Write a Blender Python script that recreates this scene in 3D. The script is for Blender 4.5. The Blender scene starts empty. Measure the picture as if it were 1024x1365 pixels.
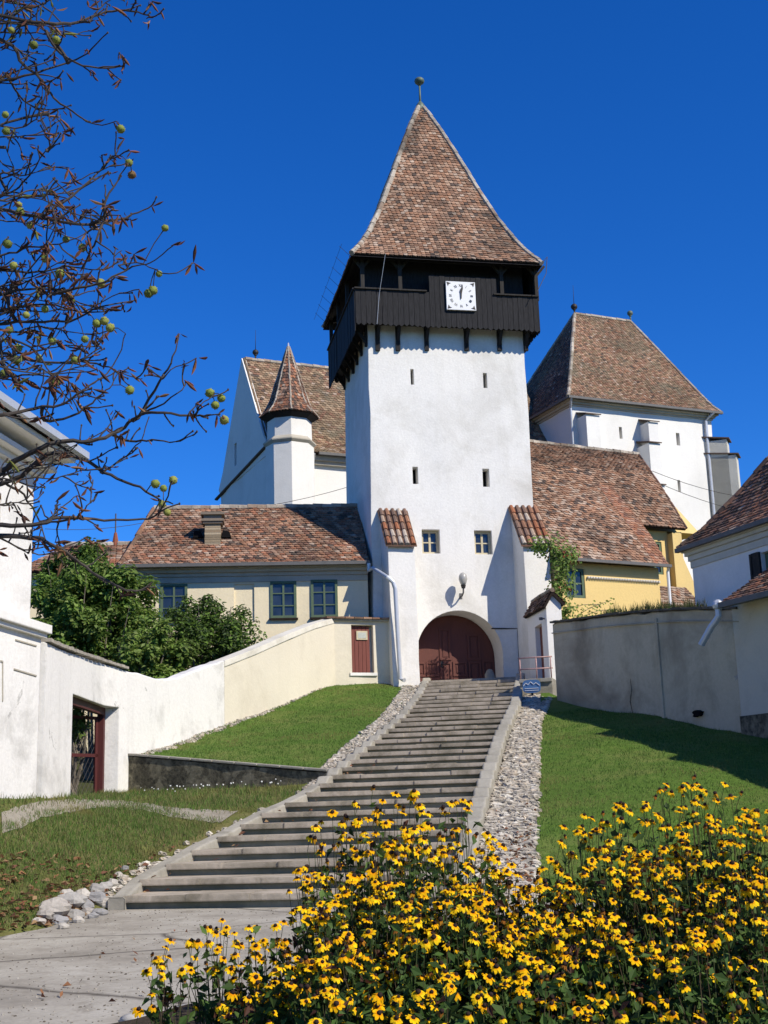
import bpy, math, random
import numpy as np
from math import sin, cos, tan, radians, pi, sqrt, atan2
from mathutils import Vector, noise

S = bpy.context.scene
# ------------------------------------------------------------------ camera
FPX = 1700.0; PITCH = radians(13.0); ROLL = radians(1.8)
_fw = np.array([0, cos(PITCH), sin(PITCH)]); _up = np.array([0, -sin(PITCH), cos(PITCH)]); _rt = np.array([1.0, 0, 0])
_R = _rt*cos(ROLL) - _up*sin(ROLL); _U = _up*cos(ROLL) + _rt*sin(ROLL)
cam = bpy.data.cameras.new('camera'); camo = bpy.data.objects.new('camera', cam)
S.collection.objects.link(camo)
from mathutils import Matrix
camo.matrix_world = Matrix(((_R[0], _U[0], -_fw[0], 0), (_R[1], _U[1], -_fw[1], 0), (_R[2], _U[2], -_fw[2], 0), (0, 0, 0, 1)))
cam.sensor_fit = 'HORIZONTAL'; cam.sensor_width = 36; cam.lens = FPX*36/1024
cam.clip_start = 0.1; cam.clip_end = 3000
S.camera = camo
# ------------------------------------------------------------------ sky, sun, exposure
SAZ, SEL = radians(51.5), radians(40)          # azimuth from behind the camera (-Y) towards the right (+X)
SUN = Vector((sin(SAZ)*cos(SEL), -cos(SAZ)*cos(SEL), sin(SEL)))
w = bpy.data.worlds.new('World'); S.world = w; w.use_nodes = True
nt = w.node_tree; nt.nodes.clear()
sky = nt.nodes.new('ShaderNodeTexSky'); sky.sky_type = 'NISHITA'; sky.sun_disc = False
sky.sun_elevation = SEL; sky.sun_rotation = atan2(SUN.x, SUN.y)
sky.air_density = 1.0; sky.dust_density = 0.0; sky.ozone_density = 4.0; sky.altitude = 600
hsv = nt.nodes.new('ShaderNodeHueSaturation'); hsv.inputs['Saturation'].default_value = 1.3; hsv.inputs['Value'].default_value = 1.0
bg = nt.nodes.new('ShaderNodeBackground'); bg.inputs['Strength'].default_value = 0.077
wo = nt.nodes.new('ShaderNodeOutputWorld')
tin = nt.nodes.new('ShaderNodeMix'); tin.data_type = 'RGBA'; tin.blend_type = 'MULTIPLY'; tin.inputs[0].default_value = 1; tin.inputs[7].default_value = (0.60, 1.12, 1.80, 1)
nt.links.new(sky.outputs[0], hsv.inputs['Color']); nt.links.new(hsv.outputs[0], tin.inputs[6]); nt.links.new(tin.outputs[2], bg.inputs[0]); nt.links.new(bg.outputs[0], wo.inputs[0])
sl = bpy.data.lights.new('sun', 'SUN'); sl.energy = 4.9; sl.angle = radians(0.5); sl.color = (1, 0.93, 0.80)
so = bpy.data.objects.new('sun', sl); S.collection.objects.link(so)
so.rotation_euler = SUN.to_track_quat('Z', 'Y').to_euler(); so.location = (20, -20, 40)
S.view_settings.view_transform = 'Standard'; S.view_settings.look = 'None'
S.view_settings.exposure = 0.22; S.view_settings.gamma = 1.0
S.cycles.max_bounces = 6; S.cycles.transparent_max_bounces = 8

rng = random.Random(7)
def U(a, b): return rng.uniform(a, b)
# ------------------------------------------------------------------ pixel -> world helpers
def ray(px, py): return _fw + _R*(px-512)/FPX + _U*(682.5-py)/FPX
def at(px, py, Y):
    d = ray(px, py); return Vector(d*(Y/d[1]))
def onplane(px, py, p0, n):
    d = ray(px, py); return Vector(d*(np.dot(np.array(p0), np.array(n))/np.dot(d, np.array(n))))
class Fr:
    """upright frame: u along a facade, v into the depth, z up"""
    def __init__(s, o, yaw):
        s.o = Vector((o[0], o[1], 0)); s.u = Vector((cos(yaw), sin(yaw), 0)); s.v = Vector((-sin(yaw), cos(yaw), 0)); s.yaw = yaw
    def p(s, u, v, z): return s.o + s.u*u + s.v*v + Vector((0, 0, z))
    def px(s, x, y, v=0.0):
        q = onplane(x, y, s.o + s.v*v, s.v) - s.o
        return q.dot(s.u), q.z
    def py(s, x, y, u=0.0):       # on the side plane u = const -> (v, z)
        q = onplane(x, y, s.o + s.u*u, s.u) - s.o
        return q.dot(s.v), q.z
# ------------------------------------------------------------------ object helpers
def org(o):
    r = Vector((0, 0, 0))
    while o is not None:
        r += o.location; o = o.parent
    return r
def tag(o, label=None, cat=None, group=None, kind=None):
    if label: o['label'] = label
    if cat: o['category'] = cat
    if group: o['group'] = group
    if kind: o['kind'] = kind
    return o
def thing(name, label, cat, loc=(0, 0, 0), group=None):
    o = bpy.data.objects.new(name, None); S.collection.objects.link(o)
    o.location = loc; o.empty_display_size = 0.2
    return tag(o, label, cat, group)
class MB:
    def __init__(s): s.v = []; s.f = []; s.m = []; s.c = []
    def add(s, vs, fs, mi=0, col=None):
        b = len(s.v); s.v.extend([tuple(q) for q in vs])
        for f in fs:
            s.f.append(tuple(b+i for i in f)); s.m.append(mi); s.c.append(col)
    def box8(s, q, mi=0, col=None):
        s.add(q, [(0, 3, 2, 1), (4, 5, 6, 7), (0, 1, 5, 4), (1, 2, 6, 5), (2, 3, 7, 6), (3, 0, 4, 7)], mi, col)
    def box(s, x0, x1, y0, y1, z0, z1, mi=0, col=None):
        s.box8([(x0, y0, z0), (x1, y0, z0), (x1, y1, z0), (x0, y1, z0), (x0, y0, z1), (x1, y0, z1), (x1, y1, z1), (x0, y1, z1)], mi, col)
    def fbox(s, fr, u0, u1, v0, v1, z0, z1, mi=0, col=None):
        s.box8([fr.p(u0, v0, z0), fr.p(u1, v0, z0), fr.p(u1, v1, z0), fr.p(u0, v1, z0),
                fr.p(u0, v0, z1), fr.p(u1, v0, z1), fr.p(u1, v1, z1), fr.p(u0, v1, z1)], mi, col)
    def bar(s, a, b, w, h=None, mi=0, col=None, upv=(0, 0, 1)):
        a = Vector(a); b = Vector(b); d = (b-a).normalized(); h = w if h is None else h
        upv = Vector(upv)
        if abs(d.dot(upv)) > 0.97: upv = Vector((0, 1, 0.01))
        x = d.cross(upv).normalized()*w/2; y = x.cross(d).normalized()*h/2
        s.box8([a-x-y, a+x-y, a+x+y, a-x+y, b-x-y, b+x-y, b+x+y, b-x+y], mi, col)
    def prism(s, poly, vec, mi=0, col=None):
        n = len(poly); vec = Vector(vec); P = [Vector(q) for q in poly]
        s.add(P+[q+vec for q in P], [tuple(range(n-1, -1, -1)), tuple(range(n, 2*n))] + [(i, (i+1) % n, n+(i+1) % n, n+i) for i in range(n)], mi, col)
    def tube(s, pts, rad, n=6, mi=0, col=None, cap=True):
        P = [Vector(q) for q in pts]
        if not hasattr(rad, '__len__'): rad = [rad]*len(P)
        b = len(s.v); x = None
        for i, q in enumerate(P):
            d = (P[min(i+1, len(P)-1)] - P[max(i-1, 0)])
            d = d.normalized() if d.length > 1e-9 else Vector((0, 0, 1))
            if x is None or abs(x.dot(d)) > 0.95:
                x = d.orthogonal().normalized()
            x = (x - d*x.dot(d)).normalized(); y = d.cross(x)
            for k in range(n):
                a = 2*pi*k/n; s.v.append(tuple(q + (x*cos(a)+y*sin(a))*rad[i]))
        for i in range(len(P)-1):
            for k in range(n):
                s.f.append((b+i*n+k, b+i*n+(k+1) % n, b+(i+1)*n+(k+1) % n, b+(i+1)*n+k)); s.m.append(mi); s.c.append(col)
        if cap:
            s.f.append(tuple(b+k for k in range(n-1, -1, -1))); s.m.append(mi); s.c.append(col)
            s.f.append(tuple(b+(len(P)-1)*n+k for k in range(n))); s.m.append(mi); s.c.append(col)
    def ball(s, c, r, nu=8, nv=6, mi=0, col=None, sx=1, sy=1, sz=1, jit=0):
        c = Vector(c); b = len(s.v)
        for i in range(nv+1):
            t = pi*i/nv
            for k in range(nu):
                a = 2*pi*k/nu; j = 1 + (U(-jit, jit) if jit else 0)
                s.v.append((c.x+r*sx*j*sin(t)*cos(a), c.y+r*sy*j*sin(t)*sin(a), c.z+r*sz*j*cos(t)))
        for i in range(nv):
            for k in range(nu):
                s.f.append((b+i*nu+k, b+(i+1)*nu+k, b+(i+1)*nu+(k+1) % nu, b+i*nu+(k+1) % nu)); s.m.append(mi); s.c.append(col)
    def build(s, name, mats, parent=None, smooth=False, local=False):
        me = bpy.data.meshes.new(name)
        o_ = Vector((0, 0, 0)) if local else org(parent)
        V = np.array(s.v, dtype=float).reshape(-1, 3) - np.array(o_)
        me.from_pydata(V.tolist(), [], s.f)
        for m in (mats if isinstance(mats, (list, tuple)) else [mats]): me.materials.append(m)
        if any(s.m): me.polygons.foreach_set('material_index', s.m)
        if any(c is not None for c in s.c):
            at_ = me.attributes.new('tint', 'FLOAT_COLOR', 'CORNER')
            arr = []
            for f, c in zip(s.f, s.c):
                c = c or (0.5, 0.5, 0.5); arr.extend([c[0], c[1], c[2], 1.0]*len(f))
            at_.data.foreach_set('color', arr)
        if smooth: me.polygons.foreach_set('use_smooth', [True]*len(s.f))
        me.update()
        o = bpy.data.objects.new(name, me); S.collection.objects.link(o)
        if parent is not None: o.parent = parent
        return o
def rough(ob, cuts=8, amp=.02, sc=.7):
    import bmesh
    bm = bmesh.new(); bm.from_mesh(ob.data); bmesh.ops.recalc_face_normals(bm, faces=bm.faces)
    bmesh.ops.subdivide_edges(bm, edges=bm.edges[:], cuts=cuts, use_grid_fill=True)
    for v in bm.verts:
        p = (v.co+org(ob))*sc
        v.co += amp*Vector((noise.noise(p+Vector((11, 0, 0))), noise.noise(p+Vector((0, 23, 0))), 0.5*noise.noise(p+Vector((0, 0, 37)))))
        p *= 3.1; v.co += .35*amp*Vector((noise.noise(p), noise.noise(p+Vector((5, 5, 0))), noise.noise(p+Vector((0, 9, 9)))))
    bm.to_mesh(ob.data); bm.free(); softer(ob); return ob
def softer(ob):
    ob.data.polygons.foreach_set('use_smooth', [True]*len(ob.data.polygons)); ob.data.set_sharp_from_angle(angle=radians(28)); ob.data.update()
def cut(ob, mb):
    """boolean difference of ob and the closed solids in mb (mb in world space)"""
    t = mb.build('cutter', []); t.location = -org(ob)
    import bmesh
    for q in (ob, t):
        bm = bmesh.new(); bm.from_mesh(q.data); bmesh.ops.recalc_face_normals(bm, faces=bm.faces); bm.to_mesh(q.data); bm.free()
    par = ob.parent; ob.parent = None
    m = ob.modifiers.new('b', 'BOOLEAN'); m.operation = 'DIFFERENCE'; m.solver = 'EXACT'; m.object = t
    bpy.context.view_layer.update()
    dg = bpy.context.evaluated_depsgraph_get()
    me = bpy.data.meshes.new_from_object(ob.evaluated_get(dg))
    ob.modifiers.clear(); old = ob.data; nm = old.name; ob.data = me; bpy.data.meshes.remove(old); me.name = nm
    ob.parent = par
    bpy.data.objects.remove(t); softer(ob)
    return ob
# ------------------------------------------------------------------ materials
def newmat(name, rough=0.9, spec=0.25):
    m = bpy.data.materials.new(name); m.use_nodes = True
    b = m.node_tree.nodes['Principled BSDF']; b.inputs['Roughness'].default_value = rough
    b.inputs['Specular IOR Level'].default_value = spec
    return m, m.node_tree, b
def N(t, kind, **kw):
    n = t.nodes.new(kind)
    for k, v in kw.items(): setattr(n, k, v)
    return n
def pos(t, scale=(1, 1, 1)):
    g = N(t, 'ShaderNodeNewGeometry'); mp = N(t, 'ShaderNodeMapping'); mp.inputs['Scale'].default_value = scale
    t.links.new(g.outputs['Position'], mp.inputs['Vector']); return mp.outputs[0]
def noi(t, vec, sc, det=5, rough=0.6, dist=0.0):
    n = N(t, 'ShaderNodeTexNoise'); n.inputs['Scale'].default_value = sc; n.inputs['Detail'].default_value = det
    n.inputs['Roughness'].default_value = rough; n.inputs['Distortion'].default_value = dist
    if vec is not None: t.links.new(vec, n.inputs['Vector'])
    return n.outputs['Fac']
def ramp(t, fac, stops):
    r = N(t, 'ShaderNodeValToRGB'); e = r.color_ramp.elements
    while len(e) < len(stops): e.new(0.5)
    for i, (p, c) in enumerate(stops):
        e[i].position = p; c = (c, c, c) if not hasattr(c, '__len__') else c; e[i].color = (*c, 1)
    t.links.new(fac, r.inputs[0]); return r.outputs[0]
def mix(t, fac, a, b, mode='MIX'):
    n = N(t, 'ShaderNodeMix', data_type='RGBA', blend_type=mode)
    for s_, v in ((n.inputs[0], fac), (n.inputs[6], a), (n.inputs[7], b)):
        if isinstance(v, (int, float)): s_.default_value = v
        elif isinstance(v, tuple): s_.default_value = (*v, 1)
        else: t.links.new(v, s_)
    return n.outputs[2]
def bump(t, b, h, strength=0.3, dist=0.02, bevel=0):
    n = N(t, 'ShaderNodeBump'); n.inputs['Strength'].default_value = strength; n.inputs['Distance'].default_value = dist
    t.links.new(h, n.inputs['Height'])
    if bevel:
        bv = N(t, 'ShaderNodeBevel', samples=3); bv.inputs['Radius'].default_value = bevel; t.links.new(bv.outputs[0], n.inputs['Normal'])
    t.links.new(n.outputs[0], b.inputs['Normal'])
def plaster(name, base, dirt=(0.3, 0.29, 0.27), amt=0.5, lo=0.5, hi=0.75, sc=0.6, grit=0.06, under=None):
    m, t, b = newmat(name, 0.92, 0.15)
    p = pos(t)
    f1 = noi(t, p, sc, 8, 0.68, 0.4)
    streak = noi(t, pos(t, (2.2, 2.2, 0.25)), 1.1, 6, 0.65)
    fine = noi(t, p, 14, 5, 0.65)
    mask = ramp(t, f1, [(lo, 0.0), (hi, 1.0)])
    m2 = ramp(t, streak, [(0.52, 0.0), (0.8, 1.0)])
    c = mix(t, 0.0, base, base)
    big = noi(t, p, 0.35, 3, 0.5)
    c = mix(t, ramp(t, big, [(0.35, 0.0), (0.7, 0.55)]), base, tuple(x*y for x, y in zip(base, (0.86, 0.86, 0.87))))
    mm = N(t, 'ShaderNodeMath', operation='MULTIPLY'); t.links.new(mask, mm.inputs[0]); mm.inputs[1].default_value = amt
    c = mix(t, mm.outputs[0], c, dirt)
    ms = N(t, 'ShaderNodeMath', operation='MULTIPLY'); t.links.new(m2, ms.inputs[0]); ms.inputs[1].default_value = amt*0.33
    c = mix(t, ms.outputs[0], c, dirt)
    if under is not None:      # flaked-off patches
        fl = ramp(t, noi(t, p, 0.9, 9, 0.72, 0.6), [(0.655, 0.0), (0.67, 0.85)])
        c = mix(t, fl, c, under)
    c = mix(t, ramp(t, fine, [(0.3, 0.0), (0.75, grit*3)]), c, tuple(x*0.62 for x in base))
    t.links.new(c, b.inputs['Base Color'])
    hh = mix(t, 0.5, fine, noi(t, p, 2.2, 4, 0.55))
    bump(t, b, hh, 0.5, 0.03, 0.035)
    return m
def tinted(name, rough=0.9, spec=0.2, var=0.35, sc=18, bmp=0.3, trans=0.0, dirt=None, dsc=0.7, dlo=0.5, dhi=0.62, damt=0.8):
    m, t, b = newmat(name, rough, spec)
    a = N(t, 'ShaderNodeAttribute', attribute_name='tint'); p = pos(t)
    f = noi(t, p, sc, 5, 0.65)
    c = mix(t, ramp(t, f, [(0.3, 0.0), (0.72, var)]), a.outputs['Color'], (0.03, 0.025, 0.02))
    if dirt:
        dm = ramp(t, noi(t, p, dsc, 9, 0.7, 0.5), [(dlo, 0.0), (dhi, damt)])
        c = mix(t, dm, c, dirt)
    t.links.new(c, b.inputs['Base Color'])
    if bmp: bump(t, b, f, bmp, 0.01)
    if trans:
        tr = N(t, 'ShaderNodeBsdfTranslucent'); t.links.new(c, tr.inputs['Color'])
        ms = N(t, 'ShaderNodeMixShader'); ms.inputs[0].default_value = trans
        out = t.nodes['Material Output']
        t.links.new(b.outputs[0], ms.inputs[1]); t.links.new(tr.outputs[0], ms.inputs[2]); t.links.new(ms.outputs[0], out.inputs['Surface'])
    return m
def simple(name, base, rough=0.8, spec=0.3, var=0.5, sc=6, stretch=(1, 1, 1), bmp=0.2, metal=0.0, dark=0.5):
    m, t, b = newmat(name, rough, spec)
    f = noi(t, pos(t, stretch), sc, 6, 0.65)
    c = mix(t, ramp(t, f, [(0.3, 0.0), (0.7, var)]), base, tuple(x*dark for x in base))
    t.links.new(c, b.inputs['Base Color']); b.inputs['Metallic'].default_value = metal
    if bmp: bump(t, b, f, bmp, 0.01)
    return m
M = {}
M['tower'] = plaster('tower_plaster', (0.80, 0.775, 0.72), (0.47, 0.44, 0.37), 0.75, 0.47, 0.75, 0.5, 0.12)
M['white'] = plaster('white_plaster', (0.80, 0.775, 0.725), (0.36, 0.345, 0.31), 0.9, 0.49, 0.68, 0.42, 0.12, (0.40, 0.39, 0.36))
M['whiteclean'] = plaster('white_house_plaster', (0.80, 0.775, 0.725), (0.52, 0.5, 0.44), 0.45, 0.52, 0.8)
M['cream'] = plaster('cream_plaster', (0.68, 0.62, 0.49), (0.45, 0.4, 0.3), 0.5, 0.48, 0.72, 0.6)
M['creamhouse'] = plaster('cream_house_plaster', (0.80, 0.69, 0.47), (0.5, 0.43, 0.29), 0.35, 0.5, 0.75, 0.7)
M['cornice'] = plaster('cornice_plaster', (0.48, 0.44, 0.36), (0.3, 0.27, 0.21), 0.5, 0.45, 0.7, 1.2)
M['yellow'] = plaster('yellow_plaster', (0.72, 0.53, 0.22), (0.46, 0.36, 0.19), 0.55, 0.5, 0.72, 0.8)
M['oldwall'] = plaster('old_grey_plaster', (0.54, 0.47, 0.34), (0.24, 0.20, 0.14), 0.9, 0.45, 0.68, 0.5, 0.12, (0.30, 0.30, 0.30))
M['shedwall'] = plaster('shed_plaster', (0.56, 0.52, 0.42), (0.3, 0.28, 0.22), 0.5, 0.5, 0.72, 0.5)
M['retain'] = plaster('mossy_concrete', (0.26, 0.23, 0.16), (0.03, 0.028, 0.022), 1.0, 0.42, 0.53, 2.6, 0.3, (0.30, 0.27, 0.2))
M['church'] = plaster('church_plaster', (0.78, 0.76, 0.71), (0.48, 0.46, 0.4), 0.45, 0.5, 0.8, 0.4)
M['buttressgrey'] = plaster('buttress_plaster', (0.62, 0.59, 0.5), (0.35, 0.33, 0.28), 0.5, 0.45, 0.7, 0.6)
M['tile'] = tinted('clay_tiles', 0.92, 0.15, 0.4, 14, 0.5, dirt=(0.045, 0.04, 0.034), dsc=0.45, dlo=0.5, dhi=0.64, damt=0.66)
M['tileold'] = tinted('old_clay_tiles', 0.92, 0.15, 0.4, 14, 0.5, dirt=(0.16, 0.145, 0.10), dsc=0.7, dlo=0.47, dhi=0.64, damt=0.7)
M['tiledark'] = tinted('dark_clay_tiles', 0.92, 0.15, 0.5, 14, 0.5, dirt=(0.03, 0.027, 0.024), dsc=1.2, dlo=0.46, dhi=0.58, damt=0.85)
M['under'] = simple('roof_underlay', (0.03, 0.022, 0.018), 0.95, 0.1)
M['mortar'] = simple('ridge_mortar', (0.42, 0.38, 0.32), 0.95, 0.1, 0.8, 5, dark=0.45, bmp=0.5)
M['darkwood'] = simple('black_wood', (0.034, 0.033, 0.035), 0.85, 0.2, 1.0, 7, (6, 6, 0.5), 0.6, dark=0.35)
M['greywood'] = simple('grey_wood', (0.05, 0.045, 0.04), 0.85, 0.2, 0.9, 5, (6, 6, 0.5), 0.6, dark=0.35)
M['redwood'] = simple('red_brown_wood', (0.19, 0.055, 0.04), 0.65, 0.3, 0.7, 4, (8, 8, 0.6), 0.4, dark=0.6)
M['gatewood'] = simple('gate_brown_wood', (0.125, 0.042, 0.03), 0.6, 0.3, 0.6, 4, (8, 8, 0.6), 0.3, dark=0.65)
M['darkred'] = simple('dark_red_paint', (0.085, 0.02, 0.018), 0.6, 0.3, 0.6, 4, (8, 8, 0.6), 0.3, dark=0.5)
M['green'] = simple('green_paint', (0.10, 0.145, 0.085), 0.6, 0.3, 0.5, 6)
M['cream_paint'] = simple('cream_paint', (0.58, 0.50, 0.33), 0.6, 0.3, 0.5, 8)
M['white_paint'] = simple('white_paint', (0.75, 0.75, 0.75), 0.5, 0.4, 0.2, 4, dark=0.8)
M['zinc'] = simple('zinc_pipe', (0.55, 0.57, 0.6), 0.45, 0.5, 0.5, 5, metal=0.35, dark=0.75)
M['gutter'] = simple('gutter_metal', (0.13, 0.125, 0.12), 0.65, 0.4, 0.6, 5, metal=0.1, dark=0.6)
M['iron'] = simple('dark_iron', (0.035, 0.03, 0.028), 0.6, 0.5, 0.5, 8, metal=0.4)
M['copper'] = simple('green_copper', (0.12, 0.16, 0.12), 0.6, 0.4, 0.6, 8, metal=0.2)
M['pinkrail'] = simple('pink_rail_paint', (0.42, 0.26, 0.24), 0.6, 0.4, 0.5, 8)
M['hole'] = simple('dark_interior', (0.012, 0.011, 0.012), 0.95, 0.05)
M['concrete'] = plaster('concrete', (0.37, 0.345, 0.29), (0.16, 0.145, 0.11), 0.9, 0.45, 0.7, 1.0, 0.15)
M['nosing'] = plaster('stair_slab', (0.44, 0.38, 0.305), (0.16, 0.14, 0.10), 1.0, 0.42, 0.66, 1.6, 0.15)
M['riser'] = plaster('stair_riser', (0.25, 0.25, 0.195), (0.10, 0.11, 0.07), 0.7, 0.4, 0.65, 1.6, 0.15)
M['stone'] = tinted('pale_stones', 0.9, 0.2, 0.35, 25, 0.4)
def glassmat():
    m, t, b = newmat('window_glass', 0.06, 0.6)
    f = noi(t, pos(t), 1.3, 2)
    t.links.new(ramp(t, f, [(0.3, (0.012, 0.016, 0.025)), (0.7, (0.03, 0.04, 0.06))]), b.inputs['Base Color'])
    bump(t, b, noi(t, pos(t), 2.5, 1), 0.08, 0.02)
    return m
M['glass'] = glassmat()
def grassmat(name, ca, cb, cc, cd):
    m, t, b = newmat(name, 0.95, 0.1)
    p = pos(t)
    big = noi(t, p, 0.45, 7, 0.7, 0.3); fine = noi(t, pos(t, (1, 1, 2)), 9, 6, 0.75); mid = noi(t, p, 2.3, 6, 0.7)
    c = mix(t, ramp(t, fine, [(0.3, 0.0), (0.7, 1.0)]), ca, cb)
    c = mix(t, ramp(t, big, [(0.5, 0.0), (0.7, 0.75)]), c, cc)
    c = mix(t, ramp(t, mid, [(0.56, 0.0), (0.72, 0.65)]), c, cd)
    t.links.new(c, b.inputs['Base Color'])
    bump(t, b, fine, 0.9, 0.05)
    return m
M['lawn'] = grassmat('lawn_grass', (0.06, 0.115, 0.016), (0.115, 0.185, 0.032), (0.21, 0.21, 0.065), (0.16, 0.185, 0.05))
M['lawnrough'] = grassmat('rough_grass', (0.08, 0.10, 0.022), (0.16, 0.17, 0.05), (0.22, 0.16, 0.08), (0.25, 0.21, 0.11))
M['ground'] = grassmat('ground_cover', (0.05, 0.06, 0.02), (0.08, 0.085, 0.03), (0.12, 0.10, 0.06), (0.07, 0.06, 0.035))
M['soil'] = grassmat('garden_soil', (0.045, 0.032, 0.022), (0.09, 0.065, 0.045), (0.06, 0.05, 0.03), (0.12, 0.09, 0.065))
M['dirt'] = grassmat('worn_path', (0.26, 0.23, 0.18), (0.38, 0.345, 0.28), (0.18, 0.145, 0.10), (0.15, 0.14, 0.075))
M['limeband'] = plaster('lime_band', (0.74, 0.70, 0.60), (0.45, 0.42, 0.34), 0.7, 0.46, 0.68, 0.9)
def pathmat():
    m, t, b = newmat('path_concrete', 0.93, 0.15)
    p = pos(t); f = noi(t, p, 0.7, 8, 0.7); g = noi(t, p, 30, 4, 0.7)
    c = ramp(t, f, [(0.28, (0.20, 0.18, 0.145)), (0.45, (0.32, 0.29, 0.24)), (0.58, (0.40, 0.37, 0.31)), (0.75, (0.46, 0.43, 0.37))])
    c = mix(t, ramp(t, noi(t, p, 2.6, 8, 0.75, 0.6), [(0.5, 0.0), (0.68, 0.75)]), c, (0.20, 0.175, 0.135))
    c = mix(t, ramp(t, noi(t, p, 7, 7, 0.75), [(0.6, 0.0), (0.72, 0.7)]), c, (0.13, 0.11, 0.085))
    c = mix(t, ramp(t, g, [(0.35, 0.0), (0.75, 0.45)]), c, (0.18, 0.17, 0.15))
    v = N(t, 'ShaderNodeTexVoronoi', feature='DISTANCE_TO_EDGE'); v.inputs['Scale'].default_value = 0.42
    mp = N(t, 'ShaderNodeMapping'); mp.inputs['Scale'].default_value = (0.8, 0.9, 0.2)
    dn = N(t, 'ShaderNodeTexNoise'); dn.inputs['Scale'].default_value = 1.6; dn.inputs['Detail'].default_value = 6
    t.links.new(p, dn.inputs['Vector']); ad = mix(t, 0.22, p, dn.outputs['Color'])
    t.links.new(ad, mp.inputs['Vector']); t.links.new(mp.outputs[0], v.inputs['Vector'])
    c = mix(t, ramp(t, v.outputs['Distance'], [(0.0, 0.85), (0.009, 0.0)]), c, (0.05, 0.042, 0.035))
    t.links.new(c, b.inputs['Base Color']); bump(t, b, g, 0.4, 0.006)
    return m
M['path'] = pathmat()
M['grassblade'] = tinted('grass_blades', 0.85, 0.2, 0.15, 3, 0, trans=0.3)
M['leaf'] = tinted('leaves', 0.6, 0.25, 0.2, 6, 0, trans=0.42)
M['leafdry'] = tinted('dry_leaves', 0.85, 0.2, 0.3, 30, 0, trans=0.15)
M['bark'] = simple('chestnut_bark', (0.075, 0.063, 0.054), 0.9, 0.15, 0.8, 9, (1, 1, 1), 0.8, dark=0.35)
M['barkpale'] = simple('shrub_bark', (0.2, 0.17, 0.13), 0.9, 0.15, 0.8, 9, bmp=0.6)
M['petal'] = tinted('yellow_petals', 0.8, 0.06, 0.06, 60, 0, trans=0.25)
M['cone'] = tinted('dark_flower_cones', 0.8, 0.2, 0.3, 120, 0.5)
M['stem'] = tinted('flower_stems', 0.8, 0.2, 0.2, 20, 0)
M['husk'] = tinted('spiny_husks', 0.75, 0.25, 0.25, 40, 0.4)
M['capbrown'] = simple('cap_slabs', (0.14, 0.10, 0.08), 0.9, 0.1, 0.7, 6)
# ------------------------------------------------------------------ roofs
PAL = [(0.355, 0.20, 0.125), (0.31, 0.165, 0.10), (0.385, 0.235, 0.155), (0.26, 0.145, 0.093), (0.41, 0.275, 0.19), (0.22, 0.135, 0.092), (0.33, 0.205, 0.14)]
PALR = [(0.38, 0.17, 0.10), (0.34, 0.15, 0.085), (0.40, 0.21, 0.13), (0.30, 0.15, 0.09), (0.25, 0.13, 0.09), (0.42, 0.26, 0.18)]
PALB = [(0.27, 0.18, 0.11), (0.22, 0.14, 0.085), (0.32, 0.21, 0.13), (0.18, 0.12, 0.075), (0.36, 0.25, 0.16), (0.24, 0.13, 0.085)]
PALD = [(0.20, 0.11, 0.08), (0.26, 0.14, 0.09), (0.14, 0.085, 0.065), (0.30, 0.18, 0.12), (0.10, 0.065, 0.055)]
def interp(poly, t):
    n = len(poly)-1; x = min(max(t, 0), 1)*n; i = min(int(x), n-1); return poly[i].lerp(poly[i+1], x-i)
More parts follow.
